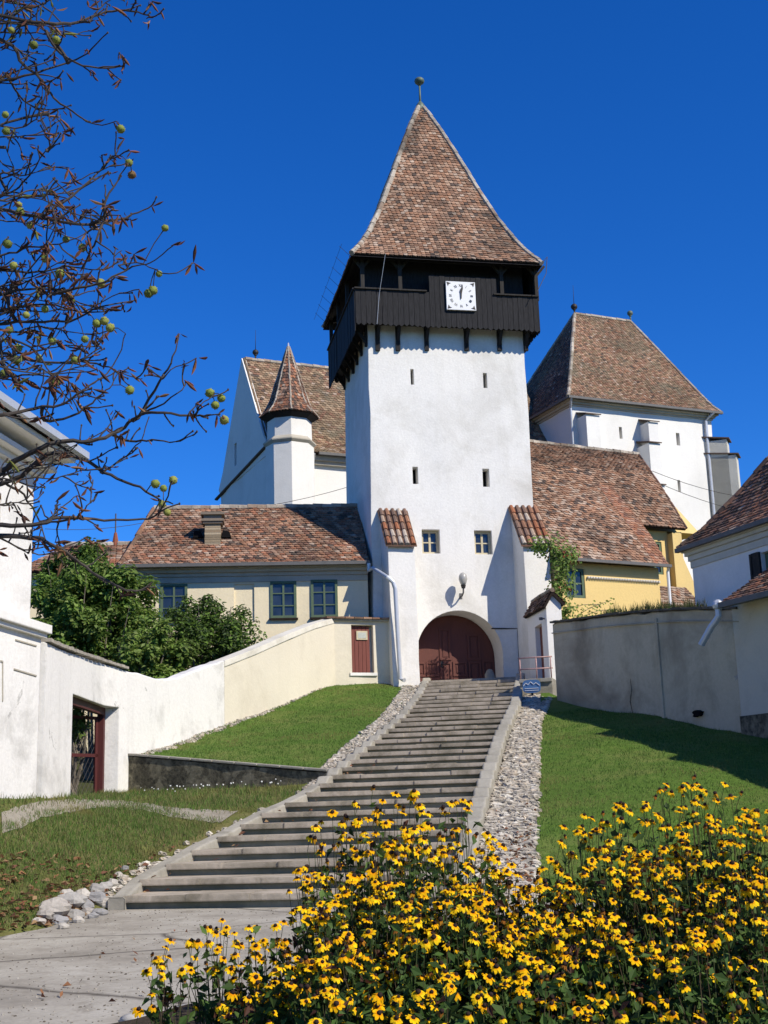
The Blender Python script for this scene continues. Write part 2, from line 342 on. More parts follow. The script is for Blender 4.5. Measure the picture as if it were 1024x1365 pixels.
def tile_roof(mb, A, B, tw=0.19, rh=0.155, pal=PAL, th=0.030, jit=1.0, pale=0.04, dark=0.05):
    """courses of flat tiles on the ruled surface between A (left edge, eave to ridge) and B (right edge)"""
    A = [Vector(q) for q in A]; B = [Vector(q) for q in B]
    n = len(A)
    mid = [(A[i]+B[i])/2 for i in range(n)]
    K = 60; L = [0]; 
    for k in range(K): L.append(L[-1] + (interp(mid, (k+1)/K)-interp(mid, k/K)).length)
    tot = L[-1]
    def s2t(s):
        s = min(max(s, 0), tot); lo = 0
        for k in range(K):
            if L[k+1] >= s: return (k + (s-L[k])/max(1e-9, L[k+1]-L[k]))/K
        return 1.0
    rows = max(1, int(round(tot/rh))); rh = tot/rows
    for r in range(rows):
        s0 = r*rh - 0.02; t0 = s2t(r*rh); t1 = s2t(r*rh + rh*1.3); tm = s2t(r*rh+rh*0.3)
        a0, b0 = interp(A, t0), interp(B, t0); a1, b1 = interp(A, t1), interp(B, t1)
        am, bm_ = interp(A, tm), interp(B, tm)
        wdt = (b0-a0).length
        ux = (b0-a0).normalized() if wdt > 1e-4 else (B[0]-A[0]).normalized()
        up = ((a1+b1)/2-(a0+b0)/2); up = up.normalized() if up.length > 1e-6 else Vector((0, 0, 1))
        nrm = ux.cross(up).normalized()
        if nrm.z < 0: nrm = -nrm
        cnt = max(1, int(wdt/tw)); off = (0.5 if r % 2 else 0)
        sag = [noise.noise(Vector((r*0.4, 3.1, 7.7)))*0.012]
        for i in range(-1, cnt+2):
            x0 = (i+off)*tw; x1 = x0+tw-0.006
            x0 = max(0, x0); x1 = min(wdt, x1)
            if x1-x0 < 0.03: continue
            f0, f1 = x0/wdt, x1/wdt
            ji = (U(-0.014, 0.014) + noise.noise((a0.lerp(b0, f0))*1.3)*0.02)*jit; lift = th + U(0.0, 0.014)*jit; tilt = U(-0.008, 0.008)*jit
            P0 = a0.lerp(b0, f0)+up*ji; P1 = a0.lerp(b0, f1)+up*ji
            M0 = am.lerp(bm_, f0)+up*ji; M1 = am.lerp(bm_, f1)+up*ji
            T0 = a1.lerp(b1, f0)+up*ji; T1 = a1.lerp(b1, f1)+up*ji
            Q0 = P0.lerp(P1, 0.22); Q1 = P0.lerp(P1, 0.78)
            g = random_choice(pal); br = U(0.84, 1.14)
            big = 1.0 + 0.35*noise.noise(P0*0.5)
            rr = rng.random()
            if rr < pale: g = (0.44, 0.33, 0.25)
            elif rr < pale+dark: g = (0.11, 0.08, 0.065)
            col = (min(1, g[0]*br*big), min(1, g[1]*br*big), min(1, g[2]*br*big))
            l0 = nrm*(lift+tilt); l1 = nrm*(lift-tilt); d = nrm*(th+0.006)
            vs = [T0+nrm*0.004, M0+l0*0.9, Q0+l0, Q1+l1, M1+l1*0.9, T1+nrm*0.004, M0+l0*0.9-d, Q0+l0-d, Q1+l1-d, M1+l1*0.9-d]
            mb.add(vs, [(0, 1, 2, 3, 4, 5), (1, 6, 7, 2), (2, 7, 8, 3), (3, 8, 9, 4)], 0, col)
    # underlay
    for k in range(n-1):
        q = [A[k], B[k], B[k+1], A[k+1]]
        nn = (B[k]-A[k]).cross(A[k+1]-A[k])
        if nn.length < 1e-6: nn = (B[k]-A[k]).cross(B[k+1]-B[k])
        nn.normalize()
        if nn.z < 0: nn = -nn
        mb.add([x-nn*0.012 for x in q]+[x-nn*0.09 for x in q], [(0, 1, 2, 3), (7, 6, 5, 4), (0, 4, 5, 1), (1, 5, 6, 2), (2, 6, 7, 3), (3, 7, 4, 0)], 1, (0.03, 0.02, 0.02))
def random_choice(p): return p[int(rng.random()*len(p)) % len(p)]
def ridge_caps(mb, pts, r=0.10, seg=0.32, pal=None, n=7):
    P = [Vector(q) for q in pts]
    L = sum((P[i+1]-P[i]).length for i in range(len(P)-1)); k = max(1, int(L/seg))
    pal = pal or [(0.42, 0.36, 0.29), (0.5, 0.44, 0.36), (0.36, 0.27, 0.2), (0.46, 0.40, 0.33)]
    for i in range(k):
        a = interp(P, i/k); b = interp(P, (i+1.1)/k)
        j = Vector((U(-.01, .01), U(-.01, .01), U(-.012, .012))); g = random_choice(pal); br = U(0.8, 1.15)
        mb.tube([a+j, b+j], [r*1.04, r*0.92], n, 0, tuple(c*br for c in g))
def barrel_cap(mb, fr, u0, u1, v0, z0, v1, z1, cols=5, rows=4, over=0.1):
    """barrel tiles sloping from (v1,z1) at the wall down to (v0,z0) in front"""
    w_ = (u1-u0)/cols
    for c in range(cols):
        u = u0+(c+0.5)*w_
        for r in range(rows):
            ta, tb = r/rows, (r+1.12)/rows
            va, za = v0+(v1-v0)*ta, z0+(z1-z0)*ta; vb, zb = v0+(v1-v0)*tb, z0+(z1-z0)*tb
            g = random_choice([(0.38, 0.19, 0.11), (0.30, 0.15, 0.09), (0.45, 0.33, 0.24), (0.5, 0.42, 0.34), (0.36, 0.14, 0.07), (0.24, 0.15, 0.11)])
            lift = 0.05 - 0.02*0
            mb.tube([fr.p(u+U(-.01, .01), va, za+lift+0.025), fr.p(u, vb, zb+lift-0.01)], [w_*0.40, w_*0.33], 8, 0, g)
    mb.add([fr.p(u0, v0, z0), fr.p(u1, v0, z0), fr.p(u1, v1, z1), fr.p(u0, v1, z1), fr.p(u0, v0, z0+.045), fr.p(u1, v0, z0+.045), fr.p(u1, v1, z1+.045), fr.p(u0, v1, z1+.045)],
           [(0, 3, 2, 1), (4, 5, 6, 7), (0, 1, 5, 4), (1, 2, 6, 5), (2, 3, 7, 6), (3, 0, 4, 7)], 0, (0.16, 0.09, 0.06))
def window(fr, u0, u1, z0, z1, v, parent, fm, cols=2, rows=2, fw=0.07, mw=0.035, dep=0.07, casement=True, name='window'):
    """frame with glazing bars whose front stands at depth v; pane is its child"""
    a = MB()
    a.fbox(fr, u0, u0+fw, v, v+dep, z0, z1); a.fbox(fr, u1-fw, u1, v, v+dep, z0, z1)
    a.fbox(fr, u0+fw, u1-fw, v, v+dep, z0, z0+fw); a.fbox(fr, u0+fw, u1-fw, v, v+dep, z1-fw, z1)
    for i in range(1, cols):
        uc = u0+(u1-u0)*i/cols; ww = mw*1.8 if casement else mw
        a.fbox(fr, uc-ww/2, uc+ww/2, v+0.012, v+dep, z0+fw, z1-fw)
    for i in range(1, rows):
        zc = z0+(z1-z0)*i/rows
        for k in range(cols):
            ua = u0+(u1-u0)*k/cols+(fw if k == 0 else mw*.9); ub = u0+(u1-u0)*(k+1)/cols-(fw if k == cols-1 else mw*.9)
            a.fbox(fr, ua, ub, v+0.016, v+dep, zc-mw/2, zc+mw/2)
    o = a.build(name, fm, parent)
    p = MB(); p.fbox(fr, u0+fw*.5, u1-fw*.5, v+dep*0.6, v+dep*0.6+0.015, z0+fw*.5, z1-fw*.5)
    p.build('pane', M['glass'], o)
    return o
# ================================================================== GROUND, STAIRS, LAWNS
from mathutils.bvhtree import BVHTree
L0 = at(167, 1212, 18); L1 = at(566, 911, 42)
TH = radians(10.5); AX = Vector((sin(TH), cos(TH), 0)); PR = Vector((cos(TH), -sin(TH), 0))
SPN = PR.cross(L1-L0).normalized()
def splane(px, py, off=0.0): return onplane(px, py, L0 + Vector((0, 0, off)), SPN)
STOT = (L1-L0).dot(AX); SSL = (L1.z-L0.z)/STOT; NST = 30; RUN = STOT/NST; RIS = (L1.z-L0.z)/NST
LEFT = [splane(*q) for q in [(167, 1212), (191, 1187), (231, 1163), (270, 1140), (303, 1124), (331, 1108), (355, 1095), (405, 1072), (440, 1048), (484, 1010), (540, 962), (562, 932), (572, 913)]]
RIGHT = [splane(*q) for q in [(596, 1225), (608, 1160), (624, 1100), (640, 1050), (661, 988), (682, 945), (689, 911)]]
def edge(poly, s):
    S_ = [(q-L0).dot(AX) for q in poly]
    i = 0
    while i < len(S_)-2 and S_[i+1] < s: i += 1
    t = (s-S_[i])/(S_[i+1]-S_[i]); q = poly[i].lerp(poly[i+1], t)
    return Vector((q.x, q.y, 0))
def pathz(y): return L0.z + 0.026*(y-18)
def ruled(A, B, nu, nv, jit=0.02, sc=0.6, smooth=True):
    """grid between two polylines with matching points (index parameter, Catmull-Rom)"""
    def cr(P, t):
        n = len(P)-1; x = min(max(t, 0), 0.99999)*n; i = int(x); f = x-i
        p0, p1, p2, p3 = P[max(i-1, 0)], P[i], P[i+1], P[min(i+2, n)]
        return 0.5*((2*p1)+(p2-p0)*f+(2*p0-5*p1+4*p2-p3)*f*f+(3*p1-p0-3*p2+p3)*f**3)
    mb = MB(); V = []
    A = [Vector(a) for a in A]; B = [Vector(b) for b in B]
    for j in range(nv+1):
        a, b = cr(A, j/nv), cr(B, j/nv)
        for i in range(nu+1):
            q = a.lerp(b, i/nu); q.z += jit*noise.noise(Vector((q.x*sc, q.y*sc, 1.7)))+jit*0.4*noise.noise(Vector((q.x*sc*4, q.y*sc*4, 5.7))); V.append(q)
    F = [(j*(nu+1)+i, j*(nu+1)+i+1, (j+1)*(nu+1)+i+1, (j+1)*(nu+1)+i) for j in range(nv) for i in range(nu)]
    mb.add(V, F); mb.V = V; mb.nu = nu; mb.nv = nv
    return mb
def bvh(mb): return BVHTree.FromPolygons([Vector(q) for q in mb.v], mb.f)
def hit(tree, px, py):
    d = Vector(ray(px, py)).normalized(); r = tree.ray_cast(Vector((0, 0, 0)), d); return r[0]
def down(tree, x, y):
    r = tree.ray_cast(Vector((x, y, 60)), Vector((0, 0, -1))); return r[0]
def ptproj(p):
    z = p[0]*_fw[0]+p[1]*_fw[1]+p[2]*_fw[2]
    return 512+FPX*(p[0]*_R[0]+p[1]*_R[1]+p[2]*_R[2])/z, 682.5-FPX*(p[0]*_U[0]+p[1]*_U[1]+p[2]*_U[2])/z

# ---- big ground sheet
def groundz(x, y):
    s = (Vector((x, y, 0))-Vector((L0.x, L0.y, 0))).dot(AX)
    if s < 1: z = pathz(min(y, 18)) - 0.15 if y > -5 else pathz(-5)-0.15
    else: z = L0.z-0.15 + SSL*(min(s, 25)-1) - min(1.0, (s-1)*0.35)
    if s > 25: z += min(1.0, (s-25)*0.3)+min(2.5, max(0, s-30)*0.16)
    return z + 0.05*noise.noise(Vector((x*.2, y*.2, 0)))
xs = sorted(set([-700, -300, -150, -80, -50, -35, 35, 50, 80, 150, 300, 700] + [i*1.5 for i in range(-16, 17)]))
ys = sorted(set([-400, -150, -60, -25, 75, 90, 130, 200, 400, 900] + [i*1.5 for i in range(-8, 47)]))
mb = MB(); mb.add([(x, y, groundz(x, y)) for y in ys for x in xs], [(j*len(xs)+i, j*len(xs)+i+1, (j+1)*len(xs)+i+1, (j+1)*len(xs)+i) for j in range(len(ys)-1) for i in range(len(xs)-1)])
tag(mb.build('ground', M['ground'], smooth=True), kind='structure')

# ---- concrete path in front of the stairs
def pz(px, py):      # point of the path plane under a pixel
    p0 = Vector((0, 18, L0.z)); n = Vector((0, -0.026, 1)); return onplane(px, py, p0, n)
edgeL = [pz(*q) for q in [(-60, 1262), (-5, 1250), (30, 1243), (62, 1237), (95, 1226), (125, 1217), (150, 1212)]]
poly = [Vector((-14, -3, 0)), Vector((-14, edgeL[0].y-.2, 0))]+edgeL+[Vector((edge(LEFT, 0.3).x, L0.y+.3, 0)), Vector((3.5, 17.6, 0)), Vector((3.5, -3, 0))]
mb = MB(); mb.add([(q.x, q.y, pathz(q.y)) for q in poly], [tuple(range(len(poly)))])
tag(mb.build('path', M['path']), kind='structure')
# ---- garden soil under the flowers
bed = [pz(*q) for q in [(100, 1378), (170, 1362), (240, 1347), (300, 1336), (370, 1322), (450, 1302), (560, 1290), (640, 1270), (700, 1250), (790, 1222), (900, 1215), (1100, 1215), (1400, 1215)]]
mb = MB(); inner = []
for q in bed:
    inner.append(q + Vector((0.12, -0.35, 0)))
far = [(-2.2, 5.5), (-1.6, 5.2), (-1.0, 5), (-.5, 5), (0, 5), (.6, 5), (1, 5), (1.6, 5), (2.2, 5), (3, 5), (4, 5), (6, 5), (9, 5)]
vs = [(q.x, q.y, pathz(q.y)-.02) for q in bed]+[(q.x, q.y, pathz(q.y)+.09+U(-.02, .03)) for q in inner]+[(x, y, pathz(y)+.12) for x, y in far]
n = len(bed); mb.add(vs, [(k*n+i, k*n+i+1, (k+1)*n+i+1, (k+1)*n+i) for k in range(2) for i in range(n-1)])
tag(mb.build('flower_bed_soil', M['soil'], smooth=True), kind='structure')

# ---- staircase
stair = thing('staircase', 'long flight of grey concrete steps climbing to the tower gate', 'staircase', (L0.x, L0.y, L0.z))
for i in range(NST):
    s = i*RUN; top = L0.z+(i+1)*RIS
    a0, b0 = edge(LEFT, s), edge(RIGHT, s); a1, b1 = edge(LEFT, s+RUN), edge(RIGHT, s+RUN)
    if i == 0: a0 = a0.copy()
    sl_ = MB(); tj = U(-.006, .006); fj = U(-.015, .015)
    f0 = AX*(-0.085+fj); f1 = AX*0.03; zz = lambda v, z: Vector((v.x, v.y, z))
    m_ = 5
    for k in range(m_):      # slab of several lengths, each a touch uneven
        ta, tb = k/m_, (k+1)/m_
        e = U(-.009, .009); ee = U(-.02, .02)
        A0, B0 = (a0+f0+AX*ee).lerp(b0+f0+AX*ee, ta), (a0+f0+AX*ee).lerp(b0+f0+AX*ee, tb); A1, B1 = (a1+f1).lerp(b1+f1, ta), (a1+f1).lerp(b1+f1, tb)
        sl_.box8([zz(A0, top-.085), zz(B0, top-.085), zz(B1, top-.085), zz(A1, top-.085), zz(A0, top+tj+e), zz(B0, top+tj+e), zz(B1, top+tj+e*.3), zz(A1, top+tj+e*.3)])
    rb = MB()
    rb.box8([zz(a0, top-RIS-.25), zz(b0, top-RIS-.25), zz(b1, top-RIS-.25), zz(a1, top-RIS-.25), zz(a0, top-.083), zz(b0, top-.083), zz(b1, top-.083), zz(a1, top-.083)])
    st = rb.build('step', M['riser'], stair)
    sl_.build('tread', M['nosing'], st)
def kerb(polyl, side, w_, smooth_until, s_end):
    mb = MB(); V = []; K = 0; s = -0.12; pts = []
    while s < s_end:
        stepz = (int(max(s, 0)/RUN+0.5))*RIS; lin = max(s, 0)*SSL
        f = 0.0 if s < smooth_until else 0.8
        z = L0.z + lin*(1-f)+stepz*f + 0.16 + 0.012*noise.noise(Vector((s*2, side, 0)))
        pts.append((s, z)); s += RUN/4
    for s, z in pts:
        q = edge(polyl, s); o_ = PR*side*w_*(1+0.12*noise.noise(Vector((s*1.3, side*3, 2)))); i_ = PR*(-side)*0.03
        for (pp, z_) in ((q+i_, L0.z+max(s, 0)*SSL-.4), (q+i_, z-.02), (q+i_+PR*side*.03, z), (q+o_-PR*side*.03, z), (q+o_, z-.02), (q+o_, L0.z+max(s, 0)*SSL-.4)):
            V.append((pp.x, pp.y, z_))
    n = len(pts)
    F = [(j*6+k, j*6+(k+1), (j+1)*6+k+1, (j+1)*6+k) for j in range(n-1) for k in range(5)] + [tuple(range(6)), tuple((n-1)*6+k for k in range(6))]
    mb.add(V, F); mb.build('kerb', M['concrete'], stair)
kerb(LEFT, -1, 0.21, 9*RUN, STOT+.1); kerb(RIGHT, 1, 0.25, 3*RUN, STOT-.3)

# ---- lawns
lowA = [Vector((-6.6, 10.5, -1.5)), Vector((-6.3, 15, -.6)), Vector((-6.2, 19.0, .2)), Vector((-6.15, 22, .33)), Vector((-6.15, 24.6, .38)), Vector((-6.25, 28.6, .48)), Vector((-6.3, 31.5, .55))]
lowB = [pz(-230, 1320)+Vector((0, 0, -.03)), pz(-45, 1259)+Vector((0, 0, -.02)), pz(62, 1236)+Vector((0, 0, -.02)), edge(LEFT, 0.1)-PR*.2, edge(LEFT, 3.6)-PR*.2, edge(LEFT, 7.2)-PR*.2, edge(LEFT, 9.6)-PR*.2]
for q in lowB[3:]: q.z = L0.z + max(0, (q-L0).dot(AX))*SSL - 0.03
low = ruled(lowA, lowB, 24, 50, 0.06); tag(low.build('lawn', M['lawnrough'], smooth=True), kind='structure'); lowT = bvh(low)
upA = [splane(178, 1010, .28), splane(298, 968, .12), at(372, 940, 37.6), at(420, 916, 40.0), at(452, 912, 40.7), at(532, 912, 41.2)]
for q in upA: q.x -= .1
upS = [8.95, 12.5, 16.5, 20.0, 22, 24.2]
upB = [edge(LEFT, s)-PR*.2 for s in upS]
for q, s in zip(upB, upS): q.z = L0.z+s*SSL-0.0
up = ruled(upA, upB, 24, 50, 0.06); tag(up.build('lawn', M['lawn'], smooth=True), kind='structure'); upT = bvh(up)
rA = [splane(*q, -.05) for q in [(722, 925), (720, 960), (719, 1010), (717, 1080), (714, 1180), (712, 1235), (710, 1330)]]
rB = [splane(*q, -.05) for q in [(760, 935), (860, 955), (960, 970), (1090, 1000), (1240, 1060), (1420, 1130), (1700, 1330)]]
rl = ruled(rA, rB, 24, 50, 0.12, 0.35); tag(rl.build('lawn', M['lawn'], smooth=True), kind='structure'); rT = bvh(rl)
gA = [edge(RIGHT, s)+PR*.3 for s in (-1.2, 3, 8, 14, 19, 23.5)]; gS = (-1.2, 3, 8, 14, 19, 23.5)
for q, s in zip(gA, gS): q.z = L0.z+max(-.2, s*SSL)-.06
gB = [splane(*q, -.06) for q in [(708, 1245), (711, 1160), (714, 1080), (716, 1010), (719, 962), (736, 928)]]
gr = ruled(gA, gB, 8, 40, 0.03, 2); tag(gr.build('gravel_strip', M['dirt'], smooth=True), kind='structure'); grT = bvh(gr)

# worn concrete strip across the lower lawn to the garden door
def ribbon(tree, pix, name, mat, lift=0.02):
    mb = MB(); V = []; px2 = []
    for i in range(len(pix)-1):
        for k in range(5):
            q = [pix[i][j]+(pix[i+1][j]-pix[i][j])*k/5 for j in range(4)]; q[1] += rng.gauss(0, .7); q[3] += rng.gauss(0, .9); px2.append(q)
    for (xa, ya, xb, yb) in px2:
        xa = max(xa, 1); xb = max(xb, 1); a, b = hit(tree, xa, ya), hit(tree, xb, yb)
        if a is None or b is None: continue
        for k in range(5):
            q = a.lerp(b, k/4); h = down(tree, q.x, q.y)
            V.append(Vector((q.x, q.y, (h.z if h else q.z)+lift)))
    n = len(V)//5
    mb.add(V, [(j*5+k, j*5+k+1, (j+1)*5+k+1, (j+1)*5+k) for j in range(n-1) for k in range(4)])
    return tag(mb.build(name, mat, smooth=True), kind='structure')
ribbon(lowT, [(2, 1084, 3, 1112), (25, 1077, 28, 1105), (50, 1070, 55, 1092), (75, 1068, 80, 1087), (100, 1066, 105, 1082), (125, 1067, 126, 1078), (150, 1068, 150, 1077), (175, 1070, 173, 1079), (200, 1073, 197, 1083), (225, 1077, 220, 1089), (255, 1080, 248, 1094), (290, 1081, 275, 1096), (325, 1083, 298, 1098)], 'worn_path', M['dirt'])

# ---- loose stones
def stone(mb, c, r, col, flat=0.65):
    c = Vector(c); b = []
    yaw = U(0, 6.28); sx, sy = U(.8, 1.3), U(.7, 1.1)
    V = []
    for i, (t, kk) in enumerate(((0, 1), (0.9, 5), (1.9, 5), (pi, 1))):
        for k in range(kk):
            a = yaw+2*pi*k/kk+i*0.5; j = U(.8, 1.2)
            V.append((c.x+r*sx*j*sin(t)*cos(a), c.y+r*sy*j*sin(t)*sin(a), c.z+r*flat*cos(t)*j))
    F = [(0, 1+k, 1+(k+1) % 5) for k in range(5)]+[(1+k, 6+k, 6+(k+1) % 5, 1+(k+1) % 5) for k in range(5)]+[(6+k, 11, 6+(k+1) % 5) for k in range(5)]
    mb.add(V, F, 0, col)
SC = [(0.56, 0.50, 0.41), (0.49, 0.44, 0.36), (0.64, 0.59, 0.50), (0.42, 0.37, 0.30), (0.52, 0.44, 0.34), (0.34, 0.31, 0.26)]
def shade(c, a=0.75, b=1.15):
    k = U(a, b); return (c[0]*k, c[1]*k, c[2]*k)
mb = MB()
for i in range(5200):
    t = rng.random(); j = t*len(gA[:-1]); k = min(int(j), len(gA)-2); f = j-k
    a = gA[k].lerp(gA[k+1], f); b = gB[k].lerp(gB[k+1], f); e = U(-.04, 1.06); q = a.lerp(b, e); h = down(grT, q.x, q.y)
    z = h.z if h else q.z
    stone(mb, (q.x, q.y, z+.02), U(.03, .085)*(1 if rng.random() > .1 else 1.4), shade(random_choice(SC)))
tag(mb.build('gravel', M['stone']), kind='stuff')
mb = MB()
def onleft(q):
    zs = [h.z for h in (down(upT, q.x, q.y), down(lowT, q.x, q.y)) if h]
    return max(zs) if zs else None
for i in range(2600):
    s = rng.random()**0.8*STOT; wid = 0.3 if s < 8 else 0.36+0.2*min(1, (s-8)/6)
    q = edge(LEFT, s)-PR*(0.2+abs(rng.gauss(0, .45))*wid if s < 8 else .2+U(0, wid)); z = onleft(q)
    if z is None: z = L0.z+s*SSL
    stone(mb, (q.x, q.y, z+.02), U(.03, .08), shade(random_choice(SC)))
tag(mb.build('gravel', M['stone']), kind='stuff')
# scattered pebbles along the foot of the garden wall
mb = MB()
for i in range(420):
    k = rng.random()*3; q = upA[int(k)].lerp(upA[int(k)+1], k-int(k)); q = q+Vector((U(0.1, .4), U(-.1, .1), 0)); h = down(upT, q.x, q.y)
    if h: stone(mb, (q.x, q.y, h.z+.01), U(.02, .07), shade(random_choice(SC)))
tag(mb.build('rubble', M['stone']), kind='stuff')
# field stones beside the first step: each one a thing
ROCKS = [(72, 1218, .22), (94, 1207, .2), (60, 1225, .13), (112, 1212, .16), (128, 1203, .17), (108, 1197, .14), (128, 1190, .15), (140, 1208, .13), (78, 1233, .13), (96, 1225, .16), (118, 1222, .13), (140, 1186, .13), (88, 1196, .12), (150, 1180, .11), (133, 1220, .11)]
RL = ['large grey field stone at the outer tip of the rock group by the first step', 'large pale field stone in the upper row of the rock group by the first step']
RD = thing
ORD = ['first', 'second', 'third', 'fourth', 'fifth', 'sixth', 'seventh', 'eighth', 'ninth', 'tenth', 'eleventh', 'twelfth', 'thirteenth', 'fourteenth', 'fifteenth', 'sixteenth', 'seventeenth', 'eighteenth', 'nineteenth', 'twentieth', 'twenty-first', 'twenty-second']
ALLR = ROCKS+[(52, 1232, .09), (84, 1238, .08), (104, 1230, .09), (124, 1224, .08), (158, 1170, .09), (166, 1160, .08)]
for i, (px, py, r) in enumerate(ROCKS+[(52, 1232, .09), (84, 1238, .08), (104, 1230, .09), (124, 1224, .08), (158, 1170, .09), (166, 1160, .08)]):
    p = hit(lowT, px, py) or pz(px, py)
    mb = MB(); base = shade(random_choice([(0.36, 0.34, 0.31), (0.44, 0.40, 0.35), (0.30, 0.29, 0.28), (0.5, 0.46, 0.4)]), .85, 1.1)
    V = []; nu, nv = 9, 7; sd = U(0, 99); yaw = U(0, 3)
    for a in range(nv+1):
        for k in range(nu):
            t = pi*a/nv; ph = 2*pi*k/nu; d = Vector((sin(t)*cos(ph), sin(t)*sin(ph), cos(t)))
            rr = r*0.8*(1+.35*noise.noise(d*1.3+Vector((sd, 0, 0)))+.12*noise.noise(d*3+Vector((0, sd, 0))))
            e = Vector((d.x*1.25*rr, d.y*rr, d.z*.72*rr)); e.rotate(Matrix.Rotation(yaw, 3, 'Z')); V.append(p+e+Vector((0, 0, r*.28)))
    mb.add(V, [(a*nu+k, (a+1)*nu+k, (a+1)*nu+(k+1) % nu, a*nu+(k+1) % nu) for a in range(nv) for k in range(nu)], 0, base)
    for j in range(len(mb.c)): mb.c[j] = base
    o = mb.build('field_stone', M['stone'])
    tag(o, 'rough grey field stone, %s from left in the heap beside the steps' % ORD[sorted(ALLR).index((px, py, r))], 'stone', 'field stones heaped at the foot of the steps')
# ---- grass blades
def blades(mb, tree, test, n, hmin, hmax, wd, pal, area):
    x0, x1, y0, y1 = area; k = 0; tries = 0
    while k < n and tries < n*12:
        tries += 1
        x, y = U(x0, x1), U(y0, y1); h = down(tree, x, y)
        if h is None or not test(h): continue
        a = U(0, 6.28); hh = U(hmin, hmax); d = Vector((cos(a), sin(a), 0))*wd; le = Vector((U(-.5, .5), U(-.5, .5), 0))*hh
        tn = noise.noise(Vector((x*.55, y*.55, 4.0)))+.6*noise.noise(Vector((x*1.7, y*1.7, 8.0))); hh *= 1+.5*noise.noise(Vector((x*2.1, y*2.1, 1.0)))
        g = random_choice(pal); w2 = min(.85, max(0, tn*1.5-.05)); g = tuple(g[j]*(1-w2)+(0.22, 0.20, 0.07)[j]*w2 for j in range(3))
        mb.add([h-d, h+d, h+le+Vector((0, 0, hh))], [(0, 1, 2)], 0, shade(g, .7, 1.25)); k += 1
GP = [(0.088, 0.17, 0.03), (0.115, 0.205, 0.04), (0.16, 0.22, 0.06), (0.062, 0.125, 0.022)]
GR = GP+[(0.18, 0.17, 0.07), (0.22, 0.19, 0.09)]
def pxtest(poly):
    def f(h):
        x, y = ptproj(h); x += rng.gauss(0, 5); y += rng.gauss(0, 2.2); c = False; j = len(poly)-1
        for i in range(len(poly)):
            xi, yi = poly[i]; xj, yj = poly[j]
            if (yi > y) != (yj > y) and x < (xj-xi)*(y-yi)/(yj-yi)+xi: c = not c
            j = i
        return c
    return f
mb = MB()
blades(mb, lowT, pxtest([(-40, 1110), (30, 1096), (60, 1082), (170, 1074), (240, 1086), (300, 1096), (150, 1180), (60, 1228), (-40, 1250)]), 26000, .03, .10, .006, GR, (-8, -2, 15, 27))
blades(mb, lowT, pxtest([(-40, 1094), (-40, 1062), (97, 1062), (178, 1055), (400, 1048), (398, 1058), (330, 1086), (220, 1080), (150, 1072), (60, 1075), (20, 1086)]), 9000, .04, .13, .007, GR, (-7, -1, 19, 31.5))
tag(mb.build('grass', M['grassblade']), kind='stuff')
mb = MB()
blades(mb, upT, lambda h: True, 26000, .02, .055, .008, GP, (-7, 2, 26, 42.5))
tag(mb.build('grass', M['grassblade']), kind='stuff')
mb = MB()
blades(mb, rT, lambda h: h.y < 34 and h.x < 13, 42000, .02, .06, .007, GP, (2, 12, 15, 34))
tag(mb.build('grass', M['grassblade']), kind='stuff')
# daisies under the low retaining wall
mb = MB(); k = 0
tst = pxtest([(180, 1052), (390, 1040), (380, 1052), (200, 1064)])
while k < 70:
    x, y = U(-7, -1), U(22, 31.5); h = down(lowT, x, y)
    if h is None or not tst(h): continue
    mb.ball(h+Vector((0, 0, U(.08, .16))), U(.012, .022), 5, 4, 0, (0.75, 0.75, 0.72)); k += 1
tag(mb.build('daisies', M['cone']), kind='stuff')
# fallen leaves
mb = MB()
def dryleaf(p, r, nrm=Vector((0, 0, 1))):
    a = U(0, 6.28); x = Vector((cos(a), sin(a), U(-.3, .3))); y = Vector((-sin(a), cos(a), U(-.3, .5)))
    c = shade(random_choice([(0.22, 0.085, 0.045), (0.28, 0.13, 0.06), (0.16, 0.07, 0.04), (0.32, 0.2, 0.1)]), .7, 1.2)
    mb.add([p-x*r, p-y*r*.45+Vector((0, 0, .01)), p+x*r*1.1+Vector((0, 0, U(0, .03))), p+y*r*.45+Vector((0, 0, U(.01, .04)))], [(0, 1, 2), (0, 2, 3)], 0, c)
for i in range(650):
    px, py = U(-5, 120), U(1140, 1245)
    if rng.random() < .5: px = 60+abs(rng.gauss(0, 55)); py = 1225-(px-60)*.5+rng.gauss(0, 14)
    h = hit(lowT, px, py)
    if h: dryleaf(h+Vector((0, 0, .03)), U(.03, .075))
for i in range(34):
    q = pz(U(0, 420), U(1235, 1364)); dryleaf(q+Vector((0, 0, .012)), U(.015, .045))
for i in range(260):
    px = 700+rng.gauss(0, 22); h = hit(grT, px, 1190+rng.gauss(0, 35)-abs(rng.gauss(0, 30)))
    if h: dryleaf(h+Vector((0, 0, .06)), U(.03, .06))
for i in range(40):
    s = U(0, 12)*RUN; a = edge(LEFT, s)
    dryleaf(Vector((a.x, a.y, 0))+PR*U(.1, .7)+AX*.1+Vector((0, 0, L0.z+(int(s/RUN)+1)*RIS+.02)), U(.03, .06))
tag(mb.build('fallen_leaves', M['leafdry']), kind='stuff')
# grit on the path
mb = MB()
for i in range(1500):
    q = pz(U(-20, 460), 1214+151*rng.random()**1.3); stone(mb, (q.x, q.y, q.z+.002), U(.004, .013), shade(random_choice([(0.3, 0.27, 0.22), (0.16, 0.14, 0.11), (0.42, 0.39, 0.33)])))
tag(mb.build('grit', M['stone']), kind='stuff')
